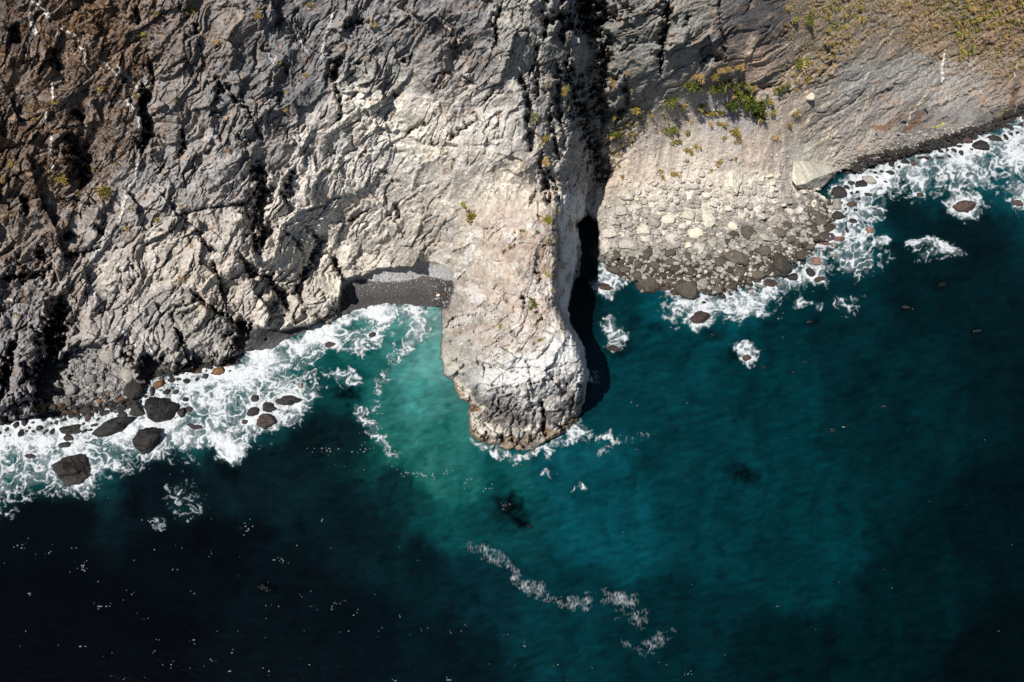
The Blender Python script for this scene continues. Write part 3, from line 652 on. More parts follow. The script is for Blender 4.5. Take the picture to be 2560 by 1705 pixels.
col = col * (1 - .6 * brown[..., None]) + .6 * brown[..., None] * lin((96, 62, 46)) * F(TINT)
lum = (col * np.array([.3, .55, .15], F)).sum(-1, keepdims=True); col = col * .8 + lum * .2
colC = np.concatenate([np.clip(col, .004, .9), np.clip(wet, 0, 1)[..., None]], -1)
kv = sd > -26
kq = kv[:-1, :-1] & kv[1:, :-1] & kv[:-1, 1:] & kv[1:, 1:]
is_scree = q(scree) > .5
vq = np.maximum.reduce([vmC[:-1, :-1], vmC[1:, :-1], vmC[:-1, 1:], vmC[1:, 1:]])
SURF['C'] = (xs, ys, PC, kv)
C_ = {'col': colC}
cliff2 = tag(grid_mesh('cliff', PC, kq & ~is_scree & (vq == 0), C_, M_ROCK), 'streaked grey cliff right of the promontory with tufts of dry grass', 'cliff', kind='structure')
tag(grid_mesh('scree_slope', PC, kq & is_scree & (vq == 0), C_, M_SCREE), 'pinkish tan fan of scree running down to the boulder shore', 'scree slope', kind='structure')
for k, (pts, w, c) in enumerate(VEINS):
    kk = kq & (vq == k + 1) & ~is_scree
    if kk.sum() > 8: grid_mesh('quartz_vein' if c == 'w' else 'mineral_streak', PC, kk, C_, M_ROCK, cliff2)
print('scree', round(time.time() - T0, 1))

# ------------------------------------------------------------------ the sea
SEA_COL = [(100,1300,(1,6,9)),(400,1200,(4,17,21)),(300,1600,(0,3,5)),(100,1500,(0,2,4)),(500,1400,(1,7,10)),(700,1500,(2,13,17)),(900,1300,(4,25,29)),(600,1150,(5,24,27)),(750,1100,(5,24,26)),(860,1080,(6,32,34)),(1000,1230,(7,45,47)),(820,980,(6,58,58)),  # water colours by place, with vignette darkening painted into the corners
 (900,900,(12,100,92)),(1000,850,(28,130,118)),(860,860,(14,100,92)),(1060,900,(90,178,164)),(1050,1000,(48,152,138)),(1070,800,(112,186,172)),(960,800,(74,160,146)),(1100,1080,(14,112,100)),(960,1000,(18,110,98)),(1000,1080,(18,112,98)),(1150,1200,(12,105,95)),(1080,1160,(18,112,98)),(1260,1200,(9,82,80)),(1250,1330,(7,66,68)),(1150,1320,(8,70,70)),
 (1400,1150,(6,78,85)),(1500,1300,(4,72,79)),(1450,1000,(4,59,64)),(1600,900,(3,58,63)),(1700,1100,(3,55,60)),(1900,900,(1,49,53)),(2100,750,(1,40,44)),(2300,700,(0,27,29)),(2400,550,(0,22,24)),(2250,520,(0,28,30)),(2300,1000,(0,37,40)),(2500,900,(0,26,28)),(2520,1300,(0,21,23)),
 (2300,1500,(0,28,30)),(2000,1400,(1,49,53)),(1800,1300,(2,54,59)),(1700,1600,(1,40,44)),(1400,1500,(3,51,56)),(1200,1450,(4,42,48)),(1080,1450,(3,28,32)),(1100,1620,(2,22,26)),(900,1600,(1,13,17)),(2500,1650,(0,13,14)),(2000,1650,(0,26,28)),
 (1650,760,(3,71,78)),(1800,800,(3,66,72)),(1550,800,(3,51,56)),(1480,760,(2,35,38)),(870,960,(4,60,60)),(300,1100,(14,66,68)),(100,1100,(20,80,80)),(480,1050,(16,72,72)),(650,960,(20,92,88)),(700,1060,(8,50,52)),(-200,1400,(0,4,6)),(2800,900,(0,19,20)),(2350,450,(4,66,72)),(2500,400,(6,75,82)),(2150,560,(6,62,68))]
BLOTS = [(1275,1265,36,36,.97),(1300,1305,24,24,.95),(1272,1285,64,62,.5),(1865,1192,38,24,.85),(870,985,36,26,.95),(660,1325,34,30,.6),(575,1190,30,22,.6),(665,1470,26,18,.85),(500,1360,36,40,.6),(330,1240,30,50,.75),(560,1150,26,40,.7),(720,1190,26,16,.5),
 (2355,710,26,18,.6),(2270,770,24,12,.5),(2440,828,20,12,.5),(2025,805,22,12,.5),(1640,815,24,14,.7),(1780,834,40,24,.6),(1540,870,34,26,.8),(1840,890,34,22,.7),(2440,430,60,18,.5),(2330,500,60,26,.55),(2480,620,40,20,.3),(1690,900,60,30,.25),(1590,680,40,26,.5),(2206,615,36,16,.8),(2120,600,30,12,.7),(2540,760,26,18,.4),(470,1580,60,50,.4),(900,1200,16,10,.6),(840,1105,18,10,.5),(680,1140,14,8,.6),(690,1000,40,20,.3)]
SEA_ROCKS = [  # x, y, width, height in photograph pixels, tone, label
 (345,1020,37,34,'d','rounded dark wet rock left of the largest black rock in the white water'),(405,1022,76,66,'d','largest black slab of rock standing in the left white water'),(456,1026,23,25,'d','small dark rock just right of the largest black slab'),(475,1020,19,13,'d','low dark rock touching the small rock right of the largest slab'),
 (288,1064,84,42,'d','long dark rock lying diagonally below the rounded wet rock'),(372,1093,54,58,'d','dark block of rock below the largest black slab, foam at its foot'),(179,1070,40,30,'d','dark rock in the left surf, topmost of a row of three'),(175,1092,28,16,'d','middle dark rock of the row of three in the left surf'),(163,1111,30,18,'d','lowest dark rock of the row of three in the left surf'),
 (635,1029,30,30,'d','dark round rock, left one of the cluster at the right of the surf'),(672,1018,37,27,'d','dark rock at the top of the cluster right in the surf'),(661,1049,54,37,'r','reddish brown rock, biggest of the cluster right in the surf'),(617,1053,22,13,'r','low reddish rock at the left foot of the cluster'),(721,1000,60,30,'d','flat dark rock farthest right in the left surf'),
 (639,995,19,20,'d','small dark rock above the cluster right in the surf'),(752,963,16,14,'g','small pale rock in the foam above the flat dark rock'),(825,858,30,18,'r','brown rock awash below the black sand pocket'),(398,958,26,25,'b','brown rock beside the cleft at the edge of the foam'),(440,980,14,16,'d','tiny dark rock in the foam right of the brown rock by the cleft'),(466,996,15,13,'d','tiny dark rock above the largest slab, to its right'),
 (308,1036,27,18,'d','small dark rock between the rounded rock and the long diagonal rock'),(488,925,42,18,'b','ochre brown rock at the foot of the left cliff'),(548,922,30,26,'b','dark brown rock at the cliff foot, second from the ochre one'),(571,910,22,15,'b','brown rock at the cliff foot next to the surf line'),(187,1158,64,84,'d','big black rock standing apart at the lower left, ringed with foam'),
 (178,1196,20,26,'r','reddish tail of stone at the foot of the big lone black rock'),(488,1066,42,11,'d','low flat dark ledge awash right of the dark block'),(931,836,18,16,'d','lone dark rock in the turquoise water off the shingle beach'),(1511,715,42,24,'r','dark rock awash beside the channel right of the promontory'),(1533,868,36,18,'d','dark rock just under the surface right of the shadow'),
 (1690,728,28,20,'r','reddish rock at the right foot of the big round boulder'),(1749,792,46,38,'r','brown rock washed by foam off the middle of the boulder shore'),(1868,893,24,16,'r','reddish rock with a white splash out in the dark water'),(2040,651,27,24,'p','pink rock in the surf at the corner of the boulder shore'),(2025,676,22,26,'d','dark rock below the pink rock'),
 (1981,691,27,24,'d','black wet rock right of the biggest shore boulder'),(2049,697,28,15,'r','low brown rock outermost at the corner of the boulder shore'),(1926,706,42,24,'r','red brown rock awash under the biggest shore boulder'),(1890,696,22,20,'r','red brown rock left of the biggest shore boulder'),(2175,573,22,16,'p','small pink rock out in the foam off the shore corner'),
 (2407,517,42,34,'r','reddish rock alone in the dark water at the right, foam on its left'),(2544,508,20,16,'r','reddish rock at the right edge of the picture'),(2299,486,20,10,'r','low reddish rock left of the lone reddish rock'),(2169,447,33,26,'g','grey block at the water edge right of the great pale boulder'),(2166,485,26,11,'d','flat dark rock in the foam under the grey block'),
 (2224,433,20,16,'d','dark rock alone in the foam right of the grey block'),(2306,393,24,12,'d','dark oval rock in the foam of the right surf'),(2449,362,32,28,'d','large dark round rock in the far right surf'),(2485,345,38,16,'d','long dark rock behind the large round one in the far right surf'),(2518,314,13,13,'d','small dark rock in the foam at the far right shore'),
 (2098,480,34,32,'d','dark rock in the little pool below the great pale boulder'),(2089,512,31,23,'g','grey flat-topped rock at the mouth of the little pool'),(2091,535,34,24,'d','dark brown rock below the grey flat-topped rock'),(2153,460,30,24,'d','dark rock tucked under the grey block'),(2128,458,18,14,'d','dark rock between the grey block and the great pale boulder'),(2116,466,12,16,'d','small upright dark rock by the little pool'),
 (2129,551,26,14,'d','dark rock awash at the bend of the shore'),(2100,595,34,14,'p','orange pink ledge at the bend of the shore'),(2060,606,34,12,'p','low pink ledge at the waterline of the boulder shore'),(2212,455,12,8,'d','speck of dark rock in the foam below the lone dark rock'),(2350,378,16,9,'d','small dark rock close under the right shore'),(2400,366,18,10,'d','dark rock by the right shore, next to the long dark ledge'),
 (20,1090,18,8,'d','dark rock streak in the foam at the left edge'),(75,1140,24,12,'d','dark rock awash near the left edge'),(1664,716,26,18,'r','red rock wedged right of the big round boulder'),(1846,705,30,14,'r','brown rock in the foam notch of the boulder shore'),(2310,400,10,7,'d','small dark rock under the dark oval rock')]
FOAM_POLY = [  # outline, density
 ([(-300,1075),(0,1052),(75,1032),(200,1018),(303,1002),(360,960),(440,930),(590,905),(620,870),(690,858),(780,825),(850,792),(900,780),(980,760),(1035,766),(1015,782),(900,803),(850,830),(800,870),(795,930),(780,985),(760,1030),(660,1085),(600,1130),(480,1125),(380,1135),(270,1180),(230,1230),(130,1225),(40,1245),(0,1275),(-300,1300)],.40),
 ([(-300,1072),(0,1054),(80,1042),(170,1042),(230,1080),(150,1120),(60,1130),(0,1140),(-300,1150)],.36),
 ([(590,905),(690,860),(790,825),(850,800),(870,830),(780,860),(690,905),(620,950),(600,1000),(520,980),(480,950)],.34),
 ([(360,940),(600,930),(680,990),(600,1040),(520,1000),(400,1000)],.16),
 ([(250,1090),(420,1060),(600,1060),(640,1100),(480,1120),(300,1150)],.14),
 ([(2040,600),(2103,470),(2120,440),(2160,425),(2230,400),(2300,380),(2430,340),(2500,305),(2560,280),(2800,190),(2800,340),(2560,375),(2480,410),(2400,440),(2300,440),(2210,470),(2150,560),(2170,610),(2080,650),(2060,690),(1960,730),(1930,755),(1850,765),(1760,770),(1700,790),(1670,780),(1690,720),(1800,720),(1950,690)],.46),
 ([(2230,400),(2300,383),(2430,343),(2500,308),(2560,288),(2800,198),(2800,250),(2560,335),(2450,380),(2300,415),(2220,435)],.42),
 ([(2230,460),(2400,430),(2560,370),(2700,350),(2700,420),(2560,470),(2420,500),(2260,500)],.30),
 ([(2130,450),(2200,450),(2180,540),(2150,600),(2100,600),(2120,520)],.26),
 ([(1690,740),(1800,730),(1930,745),(1900,780),(1780,785),(1690,800)],.28),
 ([(1700,760),(1830,770),(1950,770),(1930,800),(1800,800),(1720,830)],.22),
 ([(1500,672),(1530,665),(1570,690),(1520,740),(1485,725)],.62),([(1505,810),(1530,800),(1565,840),(1550,866),(1520,862)],.46),([(1395,1110),(1450,1060),(1475,1085),(1420,1120)],.36),([(1470,920),(1515,930),(1500,965),(1475,960)],.34),
 ([(1832,858),(1868,852),(1888,880),(1884,908),(1866,902)],.5),([(2183,596),(2206,588),(2232,600),(2222,612),(2190,608)],1.0),([(2380,485),(2445,485),(2460,535),(2400,552),(2375,520)],.36),([(2525,480),(2600,460),(2600,540),(2535,535)],.34),
 ([(415,1225),(470,1200),(510,1240),(505,1285),(450,1305),(410,1265)],.20),([(365,1295),(400,1290),(418,1322),(390,1328)],.2),([(820,925),(885,925),(910,962),(850,975)],.34),([(545,1100),(590,1090),(610,1130),(575,1155),(545,1135)],.60),
 ([(1020,770),(1108,768),(1108,800),(1070,850),(1010,815)],.34),([(840,830),(950,800),(975,850),(910,885),(840,865)],.30),([(2080,640),(2180,590),(2250,640),(2120,700)],.26),([(2270,600),(2380,605),(2410,640),(2290,655)],.24),([(2050,750),(2160,735),(2130,795)],.24),([(1640,1085),(1420,1090),(1500,1140)],.2)]
FOAM_LINE = [  # points, width px, density
 ([(602,905),(640,885),(690,868),(740,850),(790,825),(850,806),(890,788),(950,775),(1005,775)],38,.60),([(-250,1085),(0,1068),(80,1050),(170,1060)],36,.30),([(1175,1088),(1205,1115),(1260,1132),(1300,1140),(1345,1136),(1385,1104),(1420,1086),(1446,1060)],12,.40),
 ([(1366,1108),(1382,1128),(1372,1150)],12,.5),([(1180,1100),(1230,1138),(1300,1152)],14,.34),([(548,1118),(558,1140),(575,1146),(590,1132)],15,.7),([(640,940),(700,960),(760,1000),(740,1050)],40,.2),
 ([(1160,1362),(1207,1373),(1240,1395),(1270,1412),(1300,1448),(1350,1484),(1400,1506),(1450,1514)],30,.46),([(1440,1515),(1500,1498),(1560,1494),(1610,1515)],36,.42),([(1520,1515),(1590,1545),(1625,1570)],50,.26),([(1540,1610),(1600,1625),(1640,1600),(1700,1572)],40,.30),
 ([(935,1060),(945,990),(960,940),(990,890),(1010,860),(1050,810),(1046,760)],34,.24),([(870,1010),(920,1050),(960,1110),(1000,1150)],30,.26),([(1000,880),(1045,830),(1048,770)],26,.3),([(1420,1220),(1450,1212),(1475,1222)],10,.5),([(1357,1185),(1376,1195)],10,.4),
 ([(1700,765),(1760,800),(1730,820)],24,.26),([(1990,758),(2060,772)],14,.34),([(2265,612),(2330,598),(2395,625)],14,.36),([(1480,1100),(1540,1088)],14,.34),([(2330,1670),(2420,1600),(2490,1540)],40,.10)]
GLINTS = [([(870,1110),(980,1150),(1080,1185),(1200,1232)],60,1.0),([(700,1060),(860,1150),(1000,1190)],46,.9),([(620,1060),(800,1090),(900,1150)],46,.8),([(60,1370),(200,1390)],45,.9),([(180,1480),(420,1490)],60,.6),([(60,1620),(200,1620)],40,.7),([(640,1380),(780,1400)],40,.8),([(800,1500),(1080,1590)],50,.85),([(1000,1690),(1150,1700)],40,.8),([(400,1600),(700,1690)],90,.55),([(560,1310),(640,1330)],30,.7),([(1650,1650),(1720,1690)],16,1.1),([(360,1305),(410,1320)],18,1.2),([(900,1560),(1400,1690)],160,.42),([(100,1300),(900,1400)],170,.36),([(0,1500),(900,1560)],170,.36),([(1500,1000),(2300,1200)],260,.12),([(1700,1450),(2400,1500)],200,.1)]
# ---- foam and painted sun glints, one sheet of real lace floating on the water
fx = np.arange(-300, 2760, 2.0); fy = np.arange(230, 1760, 2.0)
X, Y = np.meshgrid(fx.astype(F), fy.astype(F))
st = Stamp(fx, fy)
n1 = fbm(X / 70, Y / 60, 600, 4, .6); n2 = fbm(X / 20, Y / 20, 601, 3)
wX = X + 34 * fbm(X / 60, Y / 60, 602, 3) + 9 * fbm(X / 14, Y / 14, 603, 2); wY = Y + 34 * fbm(X / 60, Y / 60, 604, 3) + 9 * fbm(X / 14, Y / 14, 605, 2)
den = np.zeros(X.shape, F)
for pts, k in FOAM_POLY:
    px = [p[0] for p in pts]; py = [p[1] for p in pts]
    i0, i1 = np.searchsorted(fx, [min(px) - 90, max(px) + 90]); j0, j1 = np.searchsorted(fy, [min(py) - 90, max(py) + 90])
    s2 = (slice(j0, j1), slice(i0, i1))
    size = min(max(px) - min(px), max(py) - min(py)); w = min(60, .34 * size); am = min(1.0, size / 90)
    d = coarse(fx[i0:i1], fy[j0:j1], lambda a, b: poly_sd(a, b, pts), 6.0) + am * (30 * n1[s2] + 14 * n2[s2])
    den[s2] += k * sm(-w, w, d)
for pts, w, k in FOAM_LINE:
    s2 = st.win(pts, w * 2); k_ = .15 if pts[0][1] > 1330 else .6; d, al = seg_dist(wX[s2] * k_ + X[s2] * (1 - k_), wY[s2] * k_ + Y[s2] * (1 - k_), pts)
    ww = w * np.clip(1 + 1.4 * n1[s2], .3, 1.8)
    den[s2] += k * sm(ww * .9, ww * .05, d) * np.clip(np.minimum(al, 1 - al) * 6 + .25, 0, 1)
for rx, ry, rw, rh, tn, lb in SEA_ROCKS:
    s2 = (slice(*np.searchsorted(fy, [ry - 90, ry + 90])), slice(*np.searchsorted(fx, [rx - 90, rx + 90])))
    dd = np.hypot((X[s2] - rx) / (rw * .5), (Y[s2] - ry - rh * .12) / (rh * .5)) + .9 * n2[s2]
    den[s2] += np.where(den[s2] > .12, .30, .16) * sm(1.9, 1.05, dd)
def fila(sx_, sy_, seed, w):
    """thin crooked threads, the zero lines of a warped field"""
    n = noise(wX / sx_, wY / sy_, seed); return np.clip(1 - np.abs(n) / w, 0, 1)
big = fila(34, 26, 611, .34); mid = fila(17, 13, 612, .42); small = fila(8, 7, 613, .55)
f1_, f2_, _, _, _ = voro(wX / 17 + .4 * n2, wY / 15, 610)
cell = np.clip(1 - (f2_ - f1_) * 3.4, 0, 1)
thread = np.clip(1.15 * big ** 1.3 + .75 * mid ** 1.3 + .55 * cell ** 1.5 + .35 * small, 0, 1.8) / 1.8
body = den * (1 + .9 * n1) + .10 * n2 + .22 * (fbm(wX / 40, wY / 22, 614, 4, .6)) * sm(.05, .3, den)
lacea = np.clip((thread - (.73 - .74 * body)) * 2.1, 0, 1) * sm(.04, .30, body)
milk = .09 * sm(.08, .4, body) + .38 * sm(.3, .9, body) + .50 * sm(.74, 1.2, body)
a = 1 - (1 - .92 * lacea) * (1 - milk)
a = a * sm(.03, .12, den)
# sun glints painted as short pale flecks of the foam sheet
sp = np.zeros(X.shape, F)
for pts, w, k in GLINTS:
    s2 = st.win(pts, w * 1.5); d, al = seg_dist(X[s2], Y[s2], pts); sp[s2] = np.maximum(sp[s2], k * sm(w * 1.4, w * .1, d))
fk = noise(X / 4.6 + .35 * Y / 9, Y / 2.7, 620) + .75 * noise(X / 46, Y / 30, 621) + .35 * noise(X / 14, Y / 9, 623)
a = np.maximum(a, np.clip((sp * .5 + fk - 1.22) * 1.8, 0, .45) * (sp > .02))
# the drifting lines break into short strokes
stroke = sm(-.25, .6, noise(X / 3.2, Y / 9, 622) + .6 * n2)
thin = sm(.75, .5, den) * sm(1330, 1360, Y)
thin = thin * sm(.01, .05, den)
a = a * (1 - thin) + thin * np.clip(sm(.03, .6, den * (1 + 1.1 * n1)) * (.05 + .50 * stroke * np.clip(.55 + 1.4 * n2, 0, 1.2)), 0, .5)
fX_, fY_, fA, fDen = X, Y, a, den

# ---- the water itself
def regular(a, b, s): return list(np.arange(a, b + s * .5, s))
sx = np.array([-9000, -4000, -2000, -1000, -600] + regular(-400, 2960, 5.0) + [3200, 3700, 5000, 9000], F)
sy = np.array([-1660, -1500, -1200, -800, -400, -100, 60, 130] + regular(160, 1760, 5.0) + [1830, 2000, 2600, 4500], F)
X, Y = np.meshgrid(sx, sy)
cx_, cy_ = np.clip(X, -400, 2960), np.clip(Y, 160, 1760)
wX = cx_ + 46 * fbm(cx_ / 110, cy_ / 110, 500, 4) + 16 * fbm(cx_ / 26, cy_ / 26, 503, 2); wY = cy_ + 46 * fbm(cx_ / 110, cy_ / 110, 501, 4) + 16 * fbm(cx_ / 26, cy_ / 26, 504, 2)
gx = np.arange(-460, 3030, 14.0); gy = np.arange(100, 1830, 14.0)
GX, GY = np.meshgrid(gx, gy)
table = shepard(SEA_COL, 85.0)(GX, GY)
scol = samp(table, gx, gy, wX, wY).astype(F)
plume = fbm(wX / 60, wY / 130, 505, 5, .6)
swell_shade = noise((cx_ * .30 + cy_ * .95 + 14 * plume) / 13, (cx_ * .95 - cy_ * .30) / 70, 506) + .7 * noise((cx_ * .5 + cy_ * .87) / 7, (cx_ * .87 - cy_ * .5) / 34, 507)  # light and dark of the waves, put into the water colour
mott = sm(.05, .4, fbm(wX / 55, wY / 38, 508, 4, .6)) * .28
scol = scol * (1 + .65 * plume + .24 * swell_shade)[..., None] * (1 - mott)[..., None] * np.array([1, .90, .96], F)
blot = fbm(cx_ / 22, cy_ / 22, 520, 4, .6); blot2 = fbm(cx_ / 9, cy_ / 9, 521, 3)
for bx, by, rx, ry, k in BLOTS:
    d = np.hypot((wX * .4 + cx_ * .6 - bx) / rx, (wY * .4 + cy_ * .6 - by) / ry) + .8 * blot
    scol *= (1 - k * sm(1.35, .35, d) * (1 - .3 * sm(-.1, .3, blot2)))[..., None]
aer = sm(.03, .55, samp((fDen * (1 + .5 * fbm(fX_ / 40, fY_ / 40, 509, 3)))[::4, ::4, None], fx[::4], fy[::4], X, Y)[..., 0].astype(F)) * ((X > -300) & (X < 2760) & (Y > 230) & (Y < 1330)) * .62
scol = scol * (1 - aer[..., None]) + aer[..., None] * lin((26, 92, 92))
scol = scol * (1 - .12 * sm(.08, .26, scol[..., 1:2]))
scol = scol + np.array([.022, 0, .012], F) * sm(.06, .2, scol[..., 1:2])
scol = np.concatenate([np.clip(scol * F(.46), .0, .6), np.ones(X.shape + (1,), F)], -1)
x, y, z = sea_point(X, Y)
chop = .05 * fbm(x / 3.2, y / 2.2, 510, 3) + .10 * noise(x / 11, y / 7, 511)
z = np.where((X >= -400) & (X <= 2960) & (Y <= 1760), chop, 0)
Pw = np.stack([x, y, z], -1)
def water_material():
    m, t, b, out = mat('sea_water')
    at = N(t, 'ShaderNodeAttribute', attribute_name='col'); co = N(t, 'ShaderNodeTexCoord').outputs['Object']
    w1 = tex(t, 'ShaderNodeTexNoise', 1.1, co, Detail=5.0, Roughness=.62, Distortion=.4)
    mp = N(t, 'ShaderNodeMapping'); mp.inputs['Scale'].default_value = (.35, 1.0, 1.0); mp.inputs['Rotation'].default_value = (0, 0, R(24)); t.links.new(co, mp.inputs[0])
    w2 = tex(t, 'ShaderNodeTexNoise', .9, mp.outputs[0], Detail=4.0, Roughness=.6)
    g = ramp(t, w2.outputs[0], [(.3, .78), (.7, 1.22)])
    t.links.new(mixc(t, 'MULTIPLY', 1.0, at.outputs['Color'], g), b.inputs['Base Color'])
    b.inputs['Roughness'].default_value = .05; b.inputs['IOR'].default_value = 1.33; b.inputs['Specular IOR Level'].default_value = .3
    bp = N(t, 'ShaderNodeBump'); bp.inputs['Strength'].default_value = .22; bp.inputs['Distance'].default_value = .5
    t.links.new(math_node(t, 'ADD', w1.outputs[0], math_node(t, 'MULTIPLY', w2.outputs[0], .6)), bp.inputs['Height'])
    t.links.new(bp.outputs[0], b.inputs['Normal'])
    return m
M_SEA = water_material()
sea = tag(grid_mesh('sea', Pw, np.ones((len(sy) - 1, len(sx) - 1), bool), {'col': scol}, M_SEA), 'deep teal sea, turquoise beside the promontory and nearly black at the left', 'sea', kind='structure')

X, Y, a, den = fX_, fY_, fA, fDen; n2 = fbm(X / 20, Y / 20, 601, 3)
x, y, z0 = sea_point(X, Y)
z = .06 + .05 * fbm(x / 3.2, y / 2.2, 510, 3) + .1 * noise(x / 11, y / 7, 511) + .55 * sm(.75, 1.3, den) * (.5 + n2) + .12 * a
fcol = np.concatenate([np.stack([.42 + .1 * a, .45 + .09 * a, .47 + .08 * a], -1), a[..., None]], -1)
m, t, b, out = mat('foam')
at = N(t, 'ShaderNodeAttribute', attribute_name='col')
t.links.new(at.outputs['Color'], b.inputs['Base Color']); b.inputs['Roughness'].default_value = .75
co = N(t, 'ShaderNodeTexCoord').outputs['Object']
nz = tex(t, 'ShaderNodeTexNoise', 4.5, co, Detail=5.0, Roughness=.7)
al = math_node(t, 'MULTIPLY', at.outputs['Alpha'], ramp(t, nz.outputs[0], [(.3, .45), (.62, 1.15)]))
N_ = math_node(t, 'MINIMUM', al, 1.0)
t.links.new(N_, b.inputs['Alpha'])
bp = N(t, 'ShaderNodeBump'); bp.inputs['Strength'].default_value = .7; bp.inputs['Distance'].default_value = .25
t.links.new(nz.outputs[0], bp.inputs['Height']); t.links.new(bp.outputs[0], b.inputs['Normal'])
M_FOAM_GLINT = m
kf = a > .05
kq = (kf[:-1, :-1].astype(int) + kf[1:, :-1] + kf[:-1, 1:] + kf[1:, 1:]) >= 2
tag(grid_mesh('foam_and_glints', np.stack([x, y, z], -1), kq, {'col': fcol}, M_FOAM_GLINT), 'white foam along the shore, drifting streaks and painted sun glints on the water', 'foam', kind='stuff')
print('sea', round(time.time() - T0, 1))

# ------------------------------------------------------------------ stones
rng = np.random.default_rng(7)
random.seed(7)
import bmesh
def ico(n):
    bm = bmesh.new(); bmesh.ops.create_icosphere(bm, subdivisions=n, radius=1)
    v = np.array([p.co[:] for p in bm.verts], F); f = np.array([[q_.index for q_ in p.verts] for p in bm.faces], np.int32); bm.free(); return v, f
ICO = {n: ico(n) for n in (1, 2, 3)}
def stone_verts(n, seed, planes=13, round_=.5):
    """a broken block: random planes cut a ball, worn at the edges"""
    r = np.random.default_rng(seed); v, f = ICO[n]
    nrm = r.normal(size=(planes, 3)); nrm /= np.linalg.norm(nrm, axis=1)[:, None]
    planes = planes + (6 if n == 3 else 0); nrm = np.concatenate([nrm, r.normal(size=(planes - len(nrm), 3))]); nrm /= np.linalg.norm(nrm, axis=1)[:, None]
    dst = np.where(np.arange(planes) < planes // 2, r.uniform(.5, .78, planes), r.uniform(.75, 1.0, planes))
    t = dst[None] / np.maximum(v @ nrm.T, 1e-3)
    k = 14 + 16 * (1 - round_)
    t = np.concatenate([np.minimum(t, 6), np.full((len(v), 1), 1.05)], 1)
    rad = -np.log(np.exp(-k * t).sum(1)) / k
    g = r.normal(size=(6, 3)) * 3; ph = r.uniform(0, 6.28, 6)
    rad = rad * (1 + .022 * np.sin(v @ g.T + ph).sum(1) / 1.6)
    if n == 3:
        for q_ in range(4): rad = rad * (1 + (.10, .09, .06, .05)[q_] * (1 - 2 * np.abs(np.sin(v @ g[q_] * (.45, .6, 1.1, 1.5)[q_] + ph[q_]))))
    o = v * rad[:, None]
    o = o / np.abs(o).max(0)
    return o.astype(F), f
def mesh_from(name, v, f, m, smooth=False):
    me = bpy.data.meshes.new(name)
    n, w = f.shape
    me.vertices.add(len(v)); me.vertices.foreach_set('co', np.ascontiguousarray(v, F).ravel())
    me.loops.add(f.size); me.loops.foreach_set('vertex_index', f.astype(np.int32).ravel())
    me.polygons.add(n); me.polygons.foreach_set('loop_start', np.arange(0, f.size, w, dtype=np.int32))
    me.polygons.foreach_set('use_smooth', np.full(n, smooth))
    for q_ in (m if isinstance(m, (list, tuple)) else [m]): me.materials.append(q_)
    me.update(calc_edges=True); return me

def stone_material(name, c, foot=(.05, .03, .02), shiny=0.0, vary=.35, foot_z=.7, tan=.0):
    m, t, b, out = mat(name)
    oi = N(t, 'ShaderNodeObjectInfo'); ge = N(t, 'ShaderNodeNewGeometry'); co = N(t, 'ShaderNodeTexCoord').outputs['Object']
    pos = ge.outputs['Position']
    n1 = tex(t, 'ShaderNodeTexNoise', 1.6, pos, Detail=6.0, Roughness=.68); n2 = tex(t, 'ShaderNodeTexNoise', 8.0, pos, Detail=3.0)
    base = mixc(t, 'MULTIPLY', 1.0, tuple(c), ramp(t, oi.outputs['Random'], [(0, 1 - vary), (1, 1 + vary)]))
    base = mixc(t, 'MULTIPLY', 1.0, base, ramp(t, n1.outputs[0], [(.3, .66), (.7, 1.34)]))
    base = mixc(t, 'MULTIPLY', 1.0, base, ramp(t, n2.outputs[0], [(.3, .8), (.7, 1.2)]))
    if tan: base = mixc(t, 'MIX', math_node(t, 'MULTIPLY', ramp(t, n1.outputs[0], [(.52, 0), (.62, 1)]), tan), base, tuple(lin((176, 140, 108)) * TINT))
    sp = N(t, 'ShaderNodeSeparateXYZ'); t.links.new(pos, sp.inputs[0])
    z = math_node(t, 'ADD', sp.outputs[2], math_node(t, 'MULTIPLY', math_node(t, 'SUBTRACT', n1.outputs[0], .5), 1.2))
    f = N(t, 'ShaderNodeMapRange'); f.inputs[1].default_value = .1; f.inputs[2].default_value = foot_z; f.inputs[3].default_value = 1; f.inputs[4].default_value = 0
    t.links.new(z, f.inputs[0])
    t.links.new(mixc(t, 'MIX', f.outputs[0], base, foot), b.inputs['Base Color'])
    b.inputs['Roughness'].default_value = .9 - .55 * shiny; b.inputs['Specular IOR Level'].default_value = .12 + .4 * shiny
    bp = N(t, 'ShaderNodeBump'); bp.inputs['Strength'].default_value = .7; bp.inputs['Distance'].default_value = .35 + .25 * shiny
    t.links.new(math_node(t, 'ADD', n1.outputs[0], math_node(t, 'MULTIPLY', n2.outputs[0], .3)), bp.inputs['Height']); t.links.new(bp.outputs[0], b.inputs['Normal'])
    return m
L = lambda r, g, b: tuple(float(v) for v in lin((r, g, b)) * TINT)
SM = {'d': stone_material('wet_black_rock', L(36, 32, 28), (.012, .009, .007), .6), 'r': stone_material('red_brown_rock', L(70, 54, 46), (.03, .014, .01), .6),
      'p': stone_material('pink_rock', L(124, 96, 84), (.08, .035, .025), .4), 'b': stone_material('ochre_brown_rock', L(104, 74, 40), (.03, .018, .01), .5),
      'g': stone_material('grey_rock', L(150, 144, 134), (.03, .02, .014), .05), 'l': stone_material('pale_boulder', L(206, 198, 180), (.04, .03, .02), 0, .12),
      'm': stone_material('scree_boulder', L(180, 174, 164), (.03, .02, .014), 0, .28, .9, .2), 'k': stone_material('damp_boulder', L(84, 77, 68), (.03, .019, .013), .25, .35, 1.1),
      'c': stone_material('cobble_stone', L(134, 131, 127), (.035, .022, .013), .1, .42, 1.5, .12), 'w': stone_material('cream_stone', L(236, 222, 196), (.06, .04, .03), 0, .08)}
PROTO = {}
